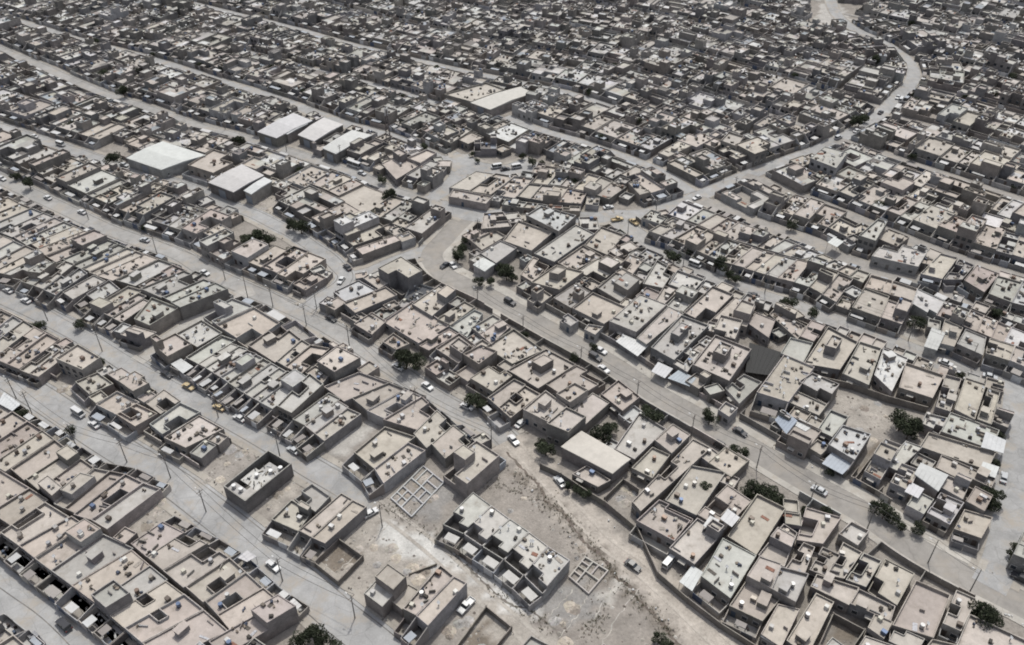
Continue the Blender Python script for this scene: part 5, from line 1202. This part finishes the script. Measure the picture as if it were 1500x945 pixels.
for (px, py, rn, kd, pt_) in sorted(CARS, key=lambda c: c[0]):
    x, y = at(px, py, .5)
    if rn[0] == 'x': a = math.radians(49) if rn[1] == '-' else math.radians(float(rn[1:])); where = 'parked beside the plots'
    else:
        P = rd[rn][1]; i = min(range(len(P)-1), key=lambda k: dist(lerp(P[k], P[k+1], .5), (x, y))); a = math.atan2(P[i+1][1]-P[i][1], P[i+1][0]-P[i][0]); where = 'on the '+SDESC[rn]
    if rnd.random() < .5: a += math.pi
    a += rnd.uniform(-.05, .05); k = (kd, pt_, where); seen[k] = seen.get(k, 0)+1
    if kd == 'bus' and where.startswith('parked'): where = 'parked on the bus square'
    car_obj(kd, pt_, x, y, a, '%s %s %s, %s of its look from left' % (PW[pt_], 'taxi' if pt_ == 'taxi' and kd == 'sedan' else KW[kd], where, ordinal(seen[k])))
# ------------------------------------------------------------------ trees
def tree_meshes(seed, r0):
    r = random.Random(seed); tr_ = MB(); cr = MB(); Hh = r0*1.25
    tr_.bar((0, 0, -.1), (0, 0, Hh*.55), .09*r0**.8, 'bark', (.09, .07, .055), 7, .06*r0**.8)
    lobes = []
    for k in range(9):
        a = 6.283*k/9*2.4+r.uniform(-.4, .4); q_ = r.uniform(.15, .68)*r0; z = Hh*r.uniform(.55, 1.15)
        lobes.append((q_*math.cos(a), q_*math.sin(a), z, r0*r.uniform(.28, .5)))
        tr_.bar((0, 0, Hh*r.uniform(.3, .5)), (q_*.9*math.cos(a), q_*.9*math.sin(a), z), .045*r0**.8, 'bark', (.09, .07, .055), 4, .015)
    for (lx, ly, lz, lr) in lobes:
        sh = r.uniform(.6, 1.35)
        for k in range(int(190)):
            u = r.uniform(-1, 1); t = r.uniform(0, 6.283); rr = lr*r.uniform(.5, 1.12)**.7; s_ = math.sqrt(1-u*u)
            x, y, z = lx+rr*s_*math.cos(t), ly+rr*s_*math.sin(t), lz+rr*u*.8
            if z < .25*Hh: continue
            s2 = r.uniform(.16, .34); n = Vector((r.uniform(-1, 1), r.uniform(-1, 1), r.uniform(-.2, 1))).normalized(); a = n.orthogonal().normalized(); b_ = n.cross(a)
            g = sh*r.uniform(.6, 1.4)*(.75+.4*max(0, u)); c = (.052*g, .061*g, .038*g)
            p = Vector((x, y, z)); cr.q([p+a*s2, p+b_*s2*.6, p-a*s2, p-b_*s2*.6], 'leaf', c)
    return tr_.mesh('trunk'), cr.mesh('crown')
TP = [tree_meshes(s, 3.5) for s in range(6)]
for k in range(95):
    px, py = rnd.uniform(0, 1500), rnd.triangular(0, 330, 90); x, y = at(px, py)
    i, j = int(y-Y0), int(x-X0)
    if 0 <= i < OC.shape[0] and 0 <= j < OC.shape[1] and not any(RDIST[q_[0]][i, j] < q_[2]+.5 for q_ in ROADS): TREES.append((px, py, rnd.uniform(1.4, 3.2)))
TPX = sorted(TREES, key=lambda t: t[0]); tn = {}
def near_road(x, y): return min(((min(dist((x, y), p) for p in rd[q_][1][::2])), q_) for q_ in SDESC if q_ in rd)[1]
for (px, py, rr) in TPX:
    x, y = at(px, py, rr*.9); k = rnd.randint(0, 5); s_ = rr/3.5*.84; q_ = near_road(x, y)
    sz = 'large spreading' if rr > 4.2 else 'small' if rr < 2.5 else 'medium'
    kk = (sz, q_); tn[kk] = tn.get(kk, 0)+1
    e = empty('broadleaf_tree', (x, y, 0), rnd.uniform(0, 6.28)); e.scale = (s_, s_, s_*rnd.uniform(.85, 1.1))
    tag(e, '%s dark green tree by the %s, %s such from left' % (sz, SDESC[q_], ordinal(tn[kk])), 'tree', 'trees between the houses')
    for nm, me_ in zip(('trunk', 'crown'), TP[k]): o = bpy.data.objects.new(nm, me_); col.objects.link(o); o.parent = e
# ------------------------------------------------------------------ poles and masts
pm = MB(); pm.bar((0, 0, -.2), (0, 0, 9), .17, 'wall', (.17, .16, .15), 7, .10); am = MB(); am.box(0, 0, 8.1, 2.0, .1, .12, 0, 'junk', (.12, .1, .09), bottom=True); am.box(0, 0, 7.2, 1.2, .1, .1, 0, 'junk', (.12, .1, .09), bottom=True)
lm = MB(); lm.bar((0, 0, 7.8), (0, 1.5, 8.5), .04, 'steel', (.3, .3, .3)); lm.box(0, 1.7, 8.42, .25, .6, .12, 0, 'paint', (.5, .5, .5), bottom=True)
im = MB()
for x in (-.9, 0, .9): im.cyl(x, 0, 8.22, .05, .2, 'paint', (.3, .2, .15), 6)
pms = [('post', pm.mesh('post')), ('crossarm', am.mesh('crossarm')), ('lamp_arm', lm.mesh('lamp_arm')), ('insulator', im.mesh('insulator'))]
PL = []; pn = {}
for (px, py) in sorted(POLES):
    x, y = at(px, py); q_ = near_road(x, y); P = rd[q_][1]; i = min(range(len(P)-1), key=lambda k: dist(P[k], (x, y))); a = math.atan2(P[i+1][1]-P[i][1], P[i+1][0]-P[i][0])+math.pi/2
    e = empty('utility_pole', (x, y, 0), a); pn[q_] = pn.get(q_, 0)+1
    tag(e, 'grey utility pole with lamp arm by the %s, %s from left' % (SDESC[q_], ordinal(pn[q_])), 'pole', 'utility poles along the streets'); PL.append((q_, x, y, a))
    for nm, me_ in pms: o = bpy.data.objects.new(nm, me_); col.objects.link(o); o.parent = e
for q_ in ('R1', 'R2', 'R3', 'CR', 'R8'):
    L = sorted([p for p in PL if p[0] == q_], key=lambda p: p[1]); mb = MB()
    for p, n in zip(L, L[1:]):
        for off in (-.9, .9):
            A = Vector((p[1]+off*math.cos(p[3]), p[2]+off*math.sin(p[3]), 8.4)); B = Vector((n[1]+off*math.cos(n[3]), n[2]+off*math.sin(n[3]), 8.4)); pr = A
            for k in range(1, 9):
                t = k/8; c = A.lerp(B, t); c.z -= 4*t*(1-t)*min(2.2, (B-A).length*.03); mb.bar(pr, c, .05, 'rubber', (.06, .06, .06), 3); pr = c
    if mb.f: o = mb.build('power_line'); tag(o, 'sagging power wires strung between the poles of the '+SDESC[q_], 'power line', 'power wires')
def mast(px, py, h, lab):
    x, y = at(px, py); b_ = MB(); n = 7
    for k in range(n):
        z0, z1 = h*k/n, h*(k+1)/n; w0, w1 = 1.2-.9*k/n, 1.2-.9*(k+1)/n
        for i in range(4):
            sx, sy = ((-1, -1), (1, -1), (1, 1), (-1, 1))[i]; tx, ty = ((-1, -1), (1, -1), (1, 1), (-1, 1))[(i+1) % 4]
            b_.bar((x+sx*w0, y+sy*w0, z0), (x+sx*w1, y+sy*w1, z1), .12, 'steel', (.14, .12, .12), 4); b_.bar((x+sx*w0, y+sy*w0, z0), (x+tx*w1, y+ty*w1, z1), .07, 'steel', (.14, .12, .12), 3)
    e = empty('lattice_mast', (x, y, 0)); tag(e, lab, 'mast'); b_.build('lattice', e, (x, y, 0))
    a = MB()
    for z in (h-1, h-3): 
        for g in (0, 2.1, 4.2): a.box(x+math.cos(g)*.7, y+math.sin(g)*.7, z, .3, .3, 1.6, g, 'paint', (.5, .5, .5), bottom=True)
    a.build('antenna', e, (x, y, 0))
mast(570, 216, 19, 'tall dark lattice telecom mast among trees above the bus street')
# ------------------------------------------------------------------ light, sky, camera
SUN_EL, SUN_AZ = math.radians(63), math.radians(12)     # azimuth east of north (+Y)
w = bpy.data.worlds.new('World'); bpy.context.scene.world = w; w.use_nodes = True
nt = w.node_tree; bg = nt.nodes['Background']; sky = nt.nodes.new('ShaderNodeTexSky'); sky.sky_type = 'NISHITA'; sky.sun_disc = False
sky.sun_elevation = SUN_EL; sky.sun_rotation = SUN_AZ; sky.dust_density = 4.0; sky.air_density = 1.0; sky.altitude = 300
hs = nt.nodes.new('ShaderNodeHueSaturation'); hs.inputs['Saturation'].default_value = .45
nt.links.new(sky.outputs[0], hs.inputs['Color']); nt.links.new(hs.outputs[0], bg.inputs[0]); bg.inputs[1].default_value = .168
S = bpy.data.lights.new('sun', 'SUN'); S.energy = 2.95; S.angle = math.radians(.6); S.color = (1, .975, .895)
so = bpy.data.objects.new('sun', S); col.objects.link(so)
d = Vector((math.sin(SUN_AZ)*math.cos(SUN_EL), math.cos(SUN_AZ)*math.cos(SUN_EL), math.sin(SUN_EL)))
so.rotation_euler = d.to_track_quat('Z', 'Y').to_euler(); so.location = (0, 300, 300)
cam = bpy.data.cameras.new('camera'); co = bpy.data.objects.new('camera', cam); col.objects.link(co)
co.location = (0, 0, CAMH); co.rotation_euler = (math.pi/2-PITCH, 0, 0)
cam.sensor_width = 36; cam.lens = 36*FPX/IW; cam.clip_end = 20000; cam.clip_start = 1
sc = bpy.context.scene; sc.camera = co
sc.view_settings.view_transform = 'Standard'; sc.view_settings.look = 'None'; sc.view_settings.exposure = 0
sc.cycles.max_bounces = 4; sc.cycles.diffuse_bounces = 2; sc.cycles.glossy_bounces = 2; sc.cycles.use_denoising = True; sc.cycles.filter_width = 1.9
print('objects', len(bpy.data.objects), 'far faces', len(far.f))
